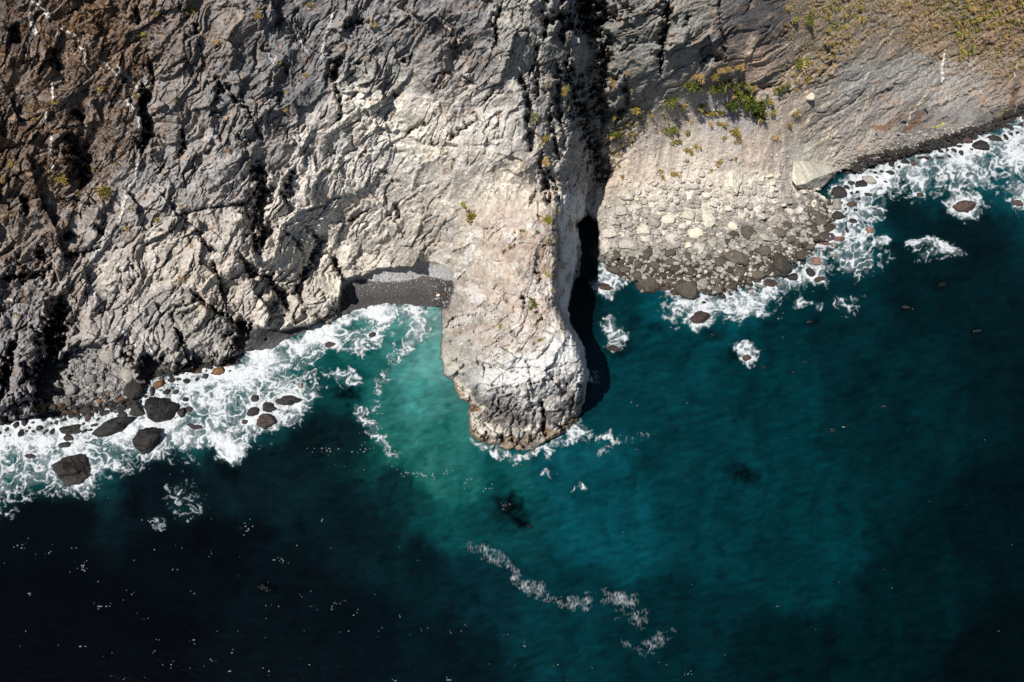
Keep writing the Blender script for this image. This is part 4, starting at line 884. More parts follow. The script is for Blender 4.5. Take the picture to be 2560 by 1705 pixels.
def proto(tone, k, n=2, round_=.1):
    key = (tone, k, n)
    if key not in PROTO:
        v, f = stone_verts(n, 1000 + k * 7 + n, (9 + k % 4 if n < 3 else 20 + k % 6), round_); PROTO[key] = mesh_from('stone', v, f, SM[tone])
    return PROTO[key]
def stone(name, px, py, w, h_, tone, label, cat, group, k=None, n=2, tilt=None, sink=.28, high=None, rise=0.0):
    """a stone seen at a pixel with the given size in pixels"""
    p, mpp = place(px, py)
    k = random.randrange(9) if k is None else k
    o = bpy.data.objects.new(name, proto(tone, k, n))
    rx = w * mpp * .5; ry = h_ * mpp * .5 * 1.08
    rz = high * mpp if high else min(rx, ry) * random.uniform(.62, .9)
    o.scale = (rx, ry, rz)
    o.rotation_euler = (random.uniform(-.2, .2), random.uniform(-.2, .2), (random.uniform(-.5, .5) if tilt is None else tilt))
    o.location = p + Vector((0, 0, rz * (1 - 2 * sink) * .5 + rise))
    COL.objects.link(o)
    return tag(o, label, cat, group)

for i, (rx, ry, rw, rh, tn, lb) in enumerate(SEA_ROCKS):
    p = Vector(tuple(float(v) for v in sea_point(rx, ry + rh * .2, 0.0)))
    mpp = (p - Vector((0, 0, H))).length / FPX
    big = rw > 36
    o = bpy.data.objects.new('sea_rock', proto(tn, i % 9, 3 if big else 2, .1))
    a_, b_ = rw * mpp * .54, rh * mpp * .56
    hz = min(a_, b_) * (.95 if big else .75)
    if rh < 14 or 'under the surface' in lb or 'awash' in lb: hz = min(hz, .55)
    o.scale = (a_, b_, hz); o.location = p + Vector((0, 0, hz * .15)); o.rotation_euler = (random.uniform(-.15, .15), random.uniform(-.15, .15), {1: .5, 4: .35, 5: .25, 24: .6}.get(i, random.uniform(-.3, .3)))
    COL.objects.link(o); tag(o, lb, 'rock', 'rocks standing in the sea')

BIG = [(1622,716,78,52,'k','big round brown boulder standing in the water at the foot of the scree',3,.3),(1948,668,64,70,'k','biggest dark boulder of the right shore, a smooth grey brown block',3,.25),
 (1826,455,62,76,'l','large pale slab half sunk in the upper scree',3,.62),(1842,646,80,42,'k','wide dark boulder with a whitish top above the notch in the shore',3,.35),(1849,686,46,46,'k','round brown boulder directly under the wide boulder with the whitish top',3,.3),
 (1772,552,40,50,'l','tall pale flat slab in the middle of the boulder field',2,.45),(1718,540,52,30,'l','long pale yellowish boulder above a smaller grey one',2,.3),(1709,566,31,21,'m','grey boulder tucked under the long pale yellowish boulder',2,.3),(1672,552,38,36,'l','square pale grey boulder in the middle of the scree foot',2,.3),
 (1656,515,26,25,'m','grey boulder topmost in the pale group of the scree foot',2,.3),(1738,582,38,34,'w','whitish pointed boulder right of the grey tucked boulder',2,.35),(1609,577,35,34,'l','pale square boulder at the left of the boulder field with a shadowed right side',2,.25),(1617,598,34,22,'m','flat grey boulder touching the pale square boulder from below',2,.35),
 (1640,583,19,19,'m','round grey boulder right of the pale square one',2,.3),(1609,550,18,12,'w','small cream white stone above the pale square boulder',2,.3),(1722,615,20,16,'w','cream boulder on the dark lower part of the scree',2,.3),(1593,519,34,16,'m','long low grey boulder at the upper left of the boulder field',2,.35),
 (1675,634,31,25,'k','dark boulder below the square pale grey one',2,.3),(1653,626,28,21,'k','dark boulder left of another dark one in the lower scree',2,.3),(1688,672,31,25,'k','dark brown round boulder by the water, right of the big round one',2,.3),(1675,656,37,22,'k','long dark boulder just above the dark brown round one',2,.3),
 (1596,661,25,25,'k','dark block of stone above the big round boulder, to its left',2,.3),(1593,688,27,30,'k','dark boulder leaning on the big round boulder',2,.3),(1565,676,29,20,'k','dark boulder at the waterline left of the leaning one',2,.3),(1540,637,31,28,'k','brownish boulder near the left corner of the boulder shore',2,.35),
 (1725,678,29,26,'k','dark boulder at the shore in front of a row of small ones',2,.3),(1767,678,31,22,'k','grey brown oval boulder near the shore right of centre',2,.3),(1760,710,35,28,'g','grey and white angular boulder standing in the foam',2,.3),(1768,641,25,18,'k','dark boulder over the grey brown oval one',2,.3),
 (1779,607,31,40,'m','tall grey boulder under the tall pale slab',2,.4),(1784,511,23,22,'m','pinkish grey boulder above the tall pale slab',2,.4),(1649,483,16,11,'w','light stone alone on the bare scree',2,.3),(1743,483,20,17,'m','grey stone alone on the bare scree, right of the light one',2,.35),
 (1755,436,18,20,'m','grey angular stone high on the bare scree beside a tuft',2,.35),(1832,565,31,26,'l','pale boulder with a dark right edge, right of the tall slab',2,.3),(1855,538,19,31,'l','narrow upright pale boulder on the right of the scree',2,.4),(1909,569,38,28,'g','blue grey boulder with a dark seam under it',2,.3),
 (1964,564,33,31,'k','dark grey boulder above the biggest dark boulder',2,.35),(1943,582,42,34,'k','brown boulder between the blue grey and the dark grey ones',2,.35),(1912,594,26,30,'g','grey boulder under the blue grey one with the dark seam',2,.35),(1998,639,33,31,'k','dark boulder right of the biggest dark boulder',2,.3),
 (1794,728,29,26,'k','dark boulder at the lowest point of the boulder shore',2,.3),(2044,542,46,46,'k','large brown boulder at the right end of the boulder shore',3,.4),(2053,593,29,20,'k','dark boulder over the pink ledge',2,.35),(2024,618,31,19,'k','long dark boulder at the waterline above the pink rock',2,.3),
 (1837,588,26,21,'k','dark grey boulder below the pale one with the dark edge',2,.3),(1803,592,19,14,'m','small greenish grey boulder left of the dark grey one',2,.3),(1924,440,22,12,'w','white splintered slab lying on the upper scree',2,.3),(1905,458,26,12,'m','flat tan slab below the white splintered one',2,.35),
 (2025,241,27,26,'l','round pale boulder lodged in the right cliff',2,.4),(1826,396,16,14,'g','grey stone beside the dry tuft on the upper scree',2,.4),(1755,475,14,12,'m','small grey stone right of the lone grey stone on the bare scree',2,.35)]
for i, (a_, b_, w, h_, tn, lb, n, sk) in enumerate(BIG):
    stone('boulder', a_, b_, w, h_, tn, lb, 'boulder', 'boulders on the scree', k=i % 9, n=n, sink=sk, tilt={2: .1}.get(i))

def toward(px, py, lift):
    """a point LIFT metres up the sight line from the surface"""
    p, _ = place(px, py); d = (Vector((0, 0, H)) - p).normalized(); return p + d * lift
bm = bmesh.new()
for a_, b_, l_ in ((1984,405,1.2),(2005,403,1.8),(2028,406,2.2),(2042,414,2.4),(2072,414,2.6),(2087,427,2.6),(1979,432,1.6),(1981,450,1.8),(1992,464,3.0),(2012,460,4.0),(2036,447,4.6),(2062,437,4.4),(2082,431,3.6),
                   (1990,470,.2),(2008,474,-.3),(2034,473,-.4),(2058,466,-.4),(2078,446,-.2),(1984,405,-1.2),(2042,412,-1.2),(2072,414,-1)): bm.verts.new(toward(a_, b_, l_))
bmesh.ops.convex_hull(bm, input=bm.verts)
bmesh.ops.delete(bm, geom=[v for v in bm.verts if not v.link_faces], context='VERTS')
bmesh.ops.triangulate(bm, faces=bm.faces); bmesh.ops.subdivide_edges(bm, edges=bm.edges, cuts=4, use_grid_fill=True); bm.normal_update()
cen = sum((v.co for v in bm.verts), Vector()) / len(bm.verts)
for v in bm.verts:
    q_ = v.co; n_ = float(fbm(np.array([q_.x / 1.6 + q_.z * .7]), np.array([q_.y / 1.6 - q_.z]), 800, 3)[0]); v.co = v.co + v.normal * n_ * .35
    v.co -= cen
me = bpy.data.meshes.new('boulder'); bm.to_mesh(me); bm.free(); me.materials.append(SM['l'])
o = bpy.data.objects.new('boulder', me); o.location = cen; COL.objects.link(o)
tag(o, 'great pale wedge-shaped boulder at the right end of the scree', 'boulder', 'boulders on the scree')

DIRS = ['right of', 'below and right of', 'below', 'below and left of', 'left of', 'above and left of', 'above', 'above and right of']
USED = set()
def locate(start, x, y, marks):
    """START + where it lies from the nearest landmark; falls back on farther landmarks while the words are taken"""
    order = sorted(marks, key=lambda m_: (m_[0] - x) ** 2 + (m_[1] - y) ** 2)
    for m_ in order[:5]:
        d = DIRS[int(round(math.degrees(math.atan2(y - m_[1], x - m_[0])) / 45)) % 8]
        for how in ('just ', 'farther ') if m_ is order[0] else ('',):
            t_ = f'{start} {how}{d} the {m_[2]}'
            if t_ not in USED: USED.add(t_); return t_
    return t_
SCREE_MARKS = [(1622,716,'biggest round boulder'),(1948,668,'biggest dark shore boulder'),(1826,455,'half-sunk pale slab'),(1842,646,'whitish-topped boulder'),(1849,686,'round notch boulder'),(1772,552,'tall pale slab'),(1718,540,'long yellowish boulder'),(1672,552,'square pale boulder'),(1738,582,'whitish pointed boulder'),(1609,577,'left pale square boulder'),
 (1722,615,'cream boulder'),(1688,672,'dark brown round boulder'),(1540,637,'left corner boulder'),(1760,710,'grey and white boulder'),(1779,607,'tall grey boulder'),(1909,569,'blue grey boulder'),(1964,564,'dark grey boulder'),(2044,542,'right end boulder'),(2030,437,'great wedge-shaped boulder'),(1855,538,'narrow upright boulder'),(1593,519,'long low boulder'),(1998,639,'dark corner boulder')]
COVE_MARKS = [(273,889,'large dark rock of the cove'),(338,975,'black wedge of rock'),(325,935,'long grey rock'),(150,970,'tall grey stone'),(181,972,'largest loose stone'),(233,950,'broad grey stone'),(305,1002,'greenish tan block'),(171,1004,'dark wet-topped stone'),(221,1025,'dark brown foaming stone'),(130,1000,'shadow of the left gully')]
size_word = lambda r, a_, b_: 'small' if r < a_ else ('mid-sized' if r < b_ else 'large')

def inside(poly, x, y):
    c = False
    for (ax, ay), (bx, by) in zip(poly, poly[1:] + poly[:1]):
        if (ay > y) != (by > y) and x < (bx - ax) * (y - ay) / (by - ay) + ax: c = not c
    return c
def scatter(poly, n, size, taken, tries=60000, gap=.52):
    """non-overlapping spots, the larger ones first"""
    out = []; bx = [p[0] for p in poly]; by = [p[1] for p in poly]
    cells = {}
    def put(x, y, r): cells.setdefault((int(x // 40), int(y // 40)), []).append((x, y, r))
    for t_ in taken: put(*t_)
    for _ in range(tries):
        if len(out) >= n: break
        x, y = random.uniform(min(bx), max(bx)), random.uniform(min(by), max(by))
        if not inside(poly, x, y): continue
        r = size(x, y, len(out) / n)
        if r is None: continue
        cx0, cy0 = int(x // 40), int(y // 40); ok = True
        for i in (-1, 0, 1):
            for j in (-1, 0, 1):
                for (ax, ay, ar) in cells.get((cx0 + i, cy0 + j), ()):
                    if (ax - x) ** 2 + (ay - y) ** 2 < (gap * (ar + r)) ** 2: ok = False; break
        if ok: put(x, y, r); out.append((x, y, r))
    return out
FIELD = [(1522,645),(1525,565),(1560,490),(1640,455),(1740,450),(1840,470),(1930,455),(2010,475),(2080,500),(2075,565),(2030,610),(1975,655),(1900,690),(1860,715),(1800,735),(1740,728),(1665,712),(1580,700),(1520,675)]
taken = [(a_, b_, max(w, h_) * .8) for a_, b_, w, h_, *_ in BIG] + [(2000, 437, 50), (2040, 440, 50), (2070, 430, 40)]
def fsize(x, y, t):
    low = min(1, max(0, (y - 480) / 190))
    if random.random() > .08 + 1.5 * low: return None
    return (10 + 15 * low) * (2.1 - 1.5 * t) * random.uniform(.7, 1.2)
sc_ = scatter(FIELD, 245, fsize, taken)
for x_, y_, r in sc_:
    dmp = y_ + (.25 * (x_ - 1700) if x_ > 1750 else 0) > 635 + random.uniform(-28, 28)
    stone('boulder', x_, y_, r * random.uniform(1.0, 1.35), r * random.uniform(.65, 1.0), 'k' if dmp else ('m' if random.random() < .8 else 'l'),
          locate(size_word(r, 13, 21) + (' damp brown boulder' if dmp else ' pale dry boulder'), x_, y_, SCREE_MARKS), 'boulder', 'boulders on the scree', n=2, sink=.4, tilt=random.uniform(-1.2, 1.2))
stone('boulder', 1096, 737, 11, 9, 'w', 'small white stone at the right end of the shingle beach', 'boulder', 'stones on the shingle beach')
stone('boulder', 1112, 736, 11, 10, 'b', 'small olive brown stone against the promontory on the shingle beach', 'boulder', 'stones on the shingle beach')
stone('boulder', 1093, 748, 10, 8, 'c', 'small grey stone below the white one on the shingle beach', 'boulder', 'stones on the shingle beach')
stone('boulder', 872, 752, 12, 10, 'd', 'dark stone at the left end of the shingle beach', 'boulder', 'stones on the shingle beach')
taken += [(x_, y_, r) for x_, y_, r in sc_]
COB_BIG = [(273,889,40,48,'g','large dark grey rock standing at the top of the stone-covered cove'),(338,975,46,52,'d','large black wedge of rock at the right end of the stone-covered cove'),(325,935,42,60,'g','long grey rock above the black wedge in the cove'),(150,970,22,28,'c','tall grey stone at the left of the cove'),(181,972,30,34,'c','largest loose grey stone in the left half of the cove'),(233,950,28,26,'c','broad grey stone in the middle of the cove'),
 (238,968,18,18,'c','pale blue grey stone in the middle of the cove'),(232,985,16,20,'c','pale round stone low in the middle of the cove'),(299,970,17,18,'c','grey stone beside the black wedge'),(305,1002,22,16,'b','greenish tan block at the waterline of the cove'),(145,997,22,20,'c','rounded dark grey stone at the lower left of the cove'),(171,1004,28,22,'k','dark stone with a wet top at the waterline of the cove'),(221,1025,28,20,'d','dark brown stone wet with foam below the cove')]
for i, (a_, b_, w, h_, tn, lb) in enumerate(COB_BIG): stone('cobble', a_, b_, w, h_, tn, lb, 'stone', 'stones of the left cove', k=i % 9, n=2, sink=.25)
ck = [(a_, b_, max(w, h_) * .8) for a_, b_, w, h_, *_ in COB_BIG]
cs = scatter([(100,1025),(122,965),(145,910),(190,872),(245,862),(285,905),(325,925),(345,985),(303,1010),(219,1026),(150,1034)], 285, lambda x, y, t: (8 + 8 * max(0, (y - 870) / 150)) * (1.4 - .9 * t) * random.uniform(.75, 1.2), ck)
for x_, y_, r in cs:
    low = y_ > 992 + random.uniform(-10, 10)
    stone('cobble', x_, y_, r * 1.15, r * random.uniform(.75, 1.05), 'd' if low and random.random() < .6 else ('b' if low else 'c'), locate(size_word(r, 9, 13) + (' wet stone' if low else ' dry grey stone'), x_, y_, COVE_MARKS), 'stone', 'stones of the left cove', n=1 if r < 9 else 2, sink=.25)

SURF_MARKS = [(405,1022,'largest black slab'),(288,1064,'long diagonal rock'),(345,1020,'rounded wet rock'),(179,1070,'row of three surf rocks'),(398,958,'brown rock by the cleft'),(221,1025,'stone cove foot'),(488,925,'ochre cliff-foot rock'),(20,1090,'left edge rock streak')]
EAST_MARKS = [(2169,447,'grey block at the water'),(2224,433,'lone foam rock'),(2306,393,'dark oval rock'),(2449,362,'round far-surf rock'),(2485,345,'long far-surf rock'),(2087,440,'great wedge boulder'),(2089,512,'grey flat-topped rock'),(2040,651,'pink rock in the surf'),(1926,706,'red brown awash rock'),(1749,792,'brown foam-washed rock')]
for poly_, n_, marks_, where in (([(-20,1062),(90,1042),(200,1030),(350,1000),(375,965),(420,945),(470,935),(560,920),(590,930),(440,965),(385,1005),(300,1052),(200,1085),(90,1080),(-20,1100)], 60, SURF_MARKS, 'surf'), ([(2065,606),(2110,560),(2100,500),(2110,450),(2180,420),(2300,388),(2430,348),(2500,318),(2560,292),(2560,330),(2440,375),(2310,410),(2200,440),(2150,480),(2130,560),(2090,625),(1990,680),(1900,718),(1760,760),(1740,740),(1900,695)], 60, EAST_MARKS, 'foam')):
    for x_, y_, r in scatter(poly_, n_, lambda x, y, t: random.uniform(6, 17) * (1.2 - .5 * t), [(q_[0], q_[1], max(q_[2], q_[3]) * .6) for q_ in SEA_ROCKS], gap=.7):
        p = Vector(tuple(float(v) for v in sea_point(x_, y_, 0.0))); mpp = (p - Vector((0, 0, H))).length / FPX
        tn = 'd' if random.random() < .82 else 'r'
        o = bpy.data.objects.new('sea_rock', proto(tn, random.randrange(9), 2)); a_ = r * mpp * .55
        o.scale = (a_ * random.uniform(.9, 1.4), a_ * random.uniform(.7, 1.0), a_ * .8); o.rotation_euler = (random.uniform(-.2, .2), random.uniform(-.2, .2), random.uniform(-1.5, 1.5)); o.location = p + Vector((0, 0, .1))
        COL.objects.link(o); tag(o, locate(size_word(r, 8, 12) + (' dark wet rock' if tn == 'd' else ' reddish rock'), x_, y_, marks_), 'rock', 'rocks standing in the sea')

def rubble(name, poly, n, smin, smax, tone, label, sizefn=None, n_ico=1):
    """small loose stones nobody would count, one mesh"""
    VV, FF, off = [], [], 0
    shp = [stone_verts(n_ico, 300 + i, 9, .4) for i in range(8)]
    bx = [p[0] for p in poly]; by = [p[1] for p in poly]; c = 0
    while c < n:
        x_, y_ = random.uniform(min(bx), max(bx)), random.uniform(min(by), max(by))
        if not inside(poly, x_, y_): continue
        c += 1
        s_ = smin + (smax - smin) * random.random() ** 2.5
        if sizefn: s_ *= sizefn(x_, y_)
        if s_ < 1.2: continue
        p, mpp = place(x_, y_); v, f = shp[c % 8]
        r = s_ * mpp * .5; a_ = random.uniform(0, 6.28); ca, sa = math.cos(a_), math.sin(a_)
        w = v * np.array([r * random.uniform(.8, 1.25), r, r * random.uniform(.6, .9)], F)
        w = np.stack([w[:, 0] * ca - w[:, 1] * sa, w[:, 0] * sa + w[:, 1] * ca, w[:, 2]], 1) + np.array(p, F) + np.array([0, 0, r * .25], F)
        VV.append(w); FF.append(f + off); off += len(v)
    me = mesh_from(name, np.concatenate(VV), np.concatenate(FF), SM[tone]); o = bpy.data.objects.new(name, me); COL.objects.link(o)
    return tag(o, label, 'rubble', kind='stuff')
rubble('scree_rubble', FIELD, 3000, 3.5, 17, 'm', 'small broken stones between the boulders of the scree', lambda x, y: 0 if random.random() > (y - 475) / 100 else 1)
rubble('scree_gravel', SCREE, 1300, 2.2, 11, 'm', 'scattered small stones over the scree slope', lambda x, y: .5 + .7 * sm(300, 520, y))
rubble('shore_rubble', [(1510,640),(1600,640),(1750,665),(1880,630),(2000,580),(2070,500),(2090,560),(2060,600),(1985,655),(1910,690),(1868,712),(1800,738),(1740,730),(1665,712),(1580,705),(1512,668)], 1100, 5, 15, 'k', 'damp dark stones along the foot of the scree')
rubble('cove_pebbles', COBBLES, 2600, 3, 8, 'c', 'pebbles between the stones of the left cove')
rubble('shore_rubble', [(90,1020),(215,1012),(310,1000),(350,985),(360,1005),(300,1030),(230,1040),(160,1044),(90,1046)], 420, 4, 15, 'd', 'wet dark stones at the waterline of the left cove')
rubble('shore_rubble', [(2100,440),(2150,395),(2240,375),(2350,345),(2460,310),(2560,262),(2560,288),(2490,325),(2400,362),(2290,388),(2190,412),(2110,440)], 900, 4, 16, 'd', 'wet black stones along the foot of the right cliff')
rubble('shore_rubble', [(2060,420),(2100,360),(2200,340),(2330,320),(2450,300),(2430,325),(2300,372),(2180,402),(2100,430)], 700, 2.5, 8, 'g', 'grey and tan gravel on the ledge under the right cliff')
rubble('shore_rubble', [(360,950),(420,915),(520,905),(600,890),(606,905),(533,922),(440,940),(375,968)], 260, 4, 13, 'd', 'wet dark stones under the left cliff')
rubble('beach_pebbles', BEACH, 700, 2, 6, 'c', 'pebbles scattered over the shingle beach')
rubble('promontory_rubble', [(1150,690),(1240,620),(1370,580),(1380,700),(1390,800),(1330,850),(1230,870),(1150,830)], 420, 2.5, 11, 'm', 'loose pale stones on top of the promontory', lambda x, y: .8)
print('stones', round(time.time() - T0, 1))

# ------------------------------------------------------------------ plants
def leaf_material(name, c1, c2):
    m, t, b, out = mat(name)
    oi = N(t, 'ShaderNodeObjectInfo'); ge = N(t, 'ShaderNodeNewGeometry')
    n = tex(t, 'ShaderNodeTexNoise', 2.5, ge.outputs['Position'], Detail=3.0)
    f = math_node(t, 'ADD', math_node(t, 'MULTIPLY', ge.outputs['Random Per Island'], .6), math_node(t, 'MULTIPLY', n.outputs[0], .4))
    c = mixc(t, 'MIX', f, c1, c2)
    t.links.new(mixc(t, 'MULTIPLY', 1.0, c, ramp(t, oi.outputs['Random'], [(0, .75), (1, 1.25)])), b.inputs['Base Color'])
    b.inputs['Roughness'].default_value = .7; b.inputs['Specular IOR Level'].default_value = .2
    return m
LM = {'g': leaf_material('green_leaves', L(62, 84, 26), L(132, 134, 52)), 'o': leaf_material('olive_leaves', L(112, 108, 44), L(170, 146, 70)), 'd': leaf_material('dark_green_leaves', L(40, 60, 18), L(88, 102, 38)),
      't': leaf_material('straw_leaves', L(152, 122, 74), L(190, 160, 106)), 'b': leaf_material('brown_leaves', L(84, 58, 34), L(132, 98, 60)), 'y': leaf_material('lime_leaves', L(128, 134, 40), L(178, 172, 66)), 's': leaf_material('grey_green_leaves', L(90, 100, 62), L(140, 140, 92))}
def blades(n, seed, spread=1.0, tall=.8, w=.05):
    r = np.random.default_rng(seed); V, Fc = [], []
    m_ = max(1, n // 22); cs_ = [(0, 0, 1)] if m_ == 1 else [(*(r.normal(size=2) * .40), r.uniform(.45, .75)) for _ in range(m_)]
    for i in range(n):
        kx, ky, ks = cs_[i % m_]
        a_ = r.uniform(0, 6.283); ln = r.uniform(.45, 1.0) * ks; rr = r.uniform(.02, .3) * spread * ks
        ux, uy = math.cos(a_), math.sin(a_); bx, by = ux * rr + kx, uy * rr + ky
        up = r.uniform(.35, 1.0) * tall * (.5 + .5 * ks); out_ = ln * r.uniform(.45, 1.0) * spread
        pts = [(0, 0), (.4, .62), (.78, .86), (1.0, .62)]
        b0 = len(V)
        for j, (o_, u_) in enumerate(pts):
            ww = w * (1, .95, .6, .05)[j] * r.uniform(.8, 1.2)
            x_, y_, z_ = bx + ux * o_ * out_, by + uy * o_ * out_, u_ * up
            V += [(x_ - uy * ww, y_ + ux * ww, z_), (x_ + uy * ww, y_ - ux * ww, z_)]
        for j in range(3): Fc.append((b0 + 2 * j, b0 + 2 * j + 1, b0 + 2 * j + 3, b0 + 2 * j + 2))
    return np.array(V, F), np.array(Fc, np.int32)
TPROTO = {}
def tmesh(kind, k, tone):
    key = (kind, k, tone)
    if key not in TPROTO:
        if kind == 'leaves': v, f = blades(90, 40 + k)
        elif kind == 'bush': v, f = blades(190, 60 + k, 1.0, .95, .045)
        elif kind == 'dry': v, f = blades(36, 80 + k, 1.12, .42, .035)
        else: v, f = blades(38, 100 + k, 1.0, .8, .07)
        TPROTO[key] = mesh_from('leaves', v, f, LM[tone])
    return TPROTO[key]
def tuft(px, py, w, tone, label, group, cat='grass tuft', name='grass_tuft', dry='t'):
    p, mpp = place(px, py); r = w * mpp * .5; k = random.randrange(4)
    rot = random.uniform(0, 6.28); up = random.uniform(.85, 1.15)
    if w < 15:
        o = bpy.data.objects.new(name, tmesh('small', k, tone)); COL.objects.link(o)
    else:
        o = bpy.data.objects.new(name, None); COL.objects.link(o); o.empty_display_size = .2
        for nm, kind, tn in (('leaves', 'bush' if w > 27 else 'leaves', tone), ('dry_leaves', 'dry', dry)):
            c = bpy.data.objects.new(nm, tmesh(kind, k, tn)); COL.objects.link(c); c.parent = o
    o.location = p - Vector((0, .12 * r, .1 * r)); o.scale = (r, r * random.uniform(.85, 1.1), r * up); o.rotation_euler = (-.35, 0, 0)
    o.rotation_euler = (Matrix.Rotation(.45, 3, 'X') @ Matrix.Rotation(rot, 3, 'Z')).to_euler()
    return tag(o, label, cat, group)

GS = 'grass tufts above the scree'
GREEN = [(1721,209,30,'g','leftmost of the big green tufts under the dark slab'),(1738,219,22,'g','green tuft joined to the leftmost big tuft from the right'),(1783,191,22,'o','olive green tuft at the foot of the dark slab'),(1781,219,23,'g','green tuft left of two that touch above the bare patch'),(1800,219,24,'g','green tuft second of two that touch above the bare patch'),(1816,204,27,'d','dark green tuft over the pair that touch'),
 (1834,214,22,'g','green tuft at the top of the big hedge-like strip'),(1850,204,22,'d','dark green tuft against the small cliff step'),(1866,211,20,'g','green tuft right of the one against the cliff step'),(1883,218,18,'o','olive tuft at the right end of the row by the cliff step'),(1835,233,26,'g','green tuft between the round bush and the row above'),(1829,254,35,'d','round dark green bush left of the hedge-like strip'),
 (1856,240,30,'g','green bush at the upper left of the hedge-like strip'),(1878,250,38,'d','broad dark bush in the middle of the hedge-like strip'),(1893,268,40,'d','largest dark green bush of the hedge-like strip'),(1899,286,36,'d','lowest dark green bush of the hedge-like strip'),(1872,268,24,'d','small dark bush on the left side of the hedge-like strip'),(1949,220,26,'d','dark green bush alone right of the hedge-like strip'),
 (1674,254,31,'g','bright green tuft at the left edge of the slope'),(1708,263,19,'g','small green tuft right of the bright one at the left edge'),(1752,266,26,'g','round green tuft alone on the bare grey patch'),(1767,281,18,'o','olive tuft touching the round one on the bare patch'),(1786,281,17,'o','left one of a pair of olive tufts on the slope'),(1800,283,21,'g','right one of a pair of tufts on the slope, the greener'),
 (1777,308,14,'t','straw tuft below the pair of olive tufts'),(1813,308,17,'o','yellowish tuft under the round dark bush'),(1795,306,13,'o','small olive tuft between the straw and the yellowish one'),(1841,325,25,'o','broad yellow green tuft alone on the scree'),(1811,341,15,'t','straw tuft left below the broad yellow green one'),(1845,352,17,'t','straw tuft right below the broad yellow green one'),
 (1937,343,19,'t','straw tuft farthest right on the scree'),(1670,327,21,'g','tall green tuft low at the left of the slope'),(1689,320,20,'g','green tuft right of the tall one at the left'),(1717,329,17,'g','slanting green tuft left on the slope'),(1692,352,16,'g','green tuft below the slanting one'),(1678,359,13,'o','small olive tuft at the lower left of the slope'),(1741,366,18,'o','round olive tuft low on the slope'),(1725,376,17,'o','olive tuft left of the round one low on the slope'),
 (1713,374,12,'o','small olive tuft at the end of the low row'),(1839,393,12,'o','small yellow tuft beside the grey stone'),(1729,304,10,'t','tiny straw tuft in the middle of the slope'),(1928,279,20,'g','green tuft at the lower right of the hedge-like strip'),(1925,252,20,'o','olive tuft right of the broad dark bush'),(1746,190,22,'t','orange dry tuft above the leftmost big tufts'),(1816,169,22,'t','orange dry tuft in the corner under the dark slab'),(1848,164,24,'t','orange dry tuft right of the corner under the dark slab'),(1800,175,20,'t','orange dry tuft at the edge of the dark slab'),
 (2018,51,30,'g','round green tuft at the right of the dark slab'),(1985,48,20,'g','narrow green tuft on the right edge of the dark slab'),(1968,17,18,'o','olive tuft on the top right edge of the dark slab'),(1999,157,32,'g','green tuft standing alone above the round boulder'),(2021,197,20,'o','olive tuft above the round boulder'),(1992,281,18,'o','olive tuft low on the rib left of the right cliff'),(1970,310,15,'o','small olive tuft at the rib foot'),(1777,425,12,'o','small tuft beside the angular stone on the scree'),(1718,402,11,'g','small bright tuft lowest on the left of the slope'),(1797,407,18,'t','straw tuft on the scree left of the half-sunk slab'),(1650,427,14,'o','small tuft on the bare scree, upper of two'),(1656,440,14,'o','small tuft on the bare scree, lower of two'),(1686,434,18,'o','wide yellow tuft on the bare scree')]
for a_, b_, w, tn, lb in GREEN: tuft(a_, b_, w * 1.3, tn, lb, GS, 'bush' if 'bush' in lb else 'grass tuft', 'green_bush' if 'bush' in lb else 'grass_tuft')
RIDGE = [(1336,292,30,'s','grey green bush in the cleft of the ridge'),(1365,307,14,'s','small grey green tuft right of the bush in the cleft'),(1412,226,28,'o','olive tuft on the shaded right side of the ridge'),(1372,210,20,'s','grey green tuft on the broken ridge'),(1387,238,20,'t','orange dry tuft under the grey green one'),(1418,270,16,'o','small olive tuft on the ridge edge'),(1358,351,30,'o','broad olive tuft on the ridge above the orange one'),(1365,400,32,'t','large orange dry tuft hanging on the ridge'),(1382,376,18,'t','small orange tuft above the large hanging one'),
 (1531,208,30,'t','orange dry tuft, upper one on the grey buttress'),(1504,252,32,'t','orange dry tuft, lower one on the grey buttress'),(1566,179,20,'t','orange tuft near the crack of the grey buttress'),(1579,224,14,'t','small orange tuft right of the two on the buttress'),(1591,270,36,'o','wide golden tuft at the foot of the buttress'),(1529,336,34,'g','round green bush at the shadow edge of the gully'),(1558,438,20,'o','olive tuft at the mouth of the gully'),(1182,540,42,'o','wide golden patch of grass at the neck of the promontory'),(1162,510,22,'y','yellow green tuft over the wide golden patch'),(1365,551,30,'y','yellow green bush near the brink of the promontory'),(1394,526,18,'y','yellow tuft at the brink above the white wall'),(1098,493,12,'g','small green tuft on the bright cliff'),(1319,110,12,'b','small brown tuft by the upper ridge crack'),(1107,208,12,'t','small orange tuft on the grey cliff'),(934,58,22,'t','reddish dry tuft on the dark slab at the top')]
for a_, b_, w, tn, lb in RIDGE: tuft(a_, b_, w, tn, lb, 'plants on the ridge', 'bush' if 'bush' in lb else 'grass tuft', 'green_bush' if 'bush' in lb else 'grass_tuft')
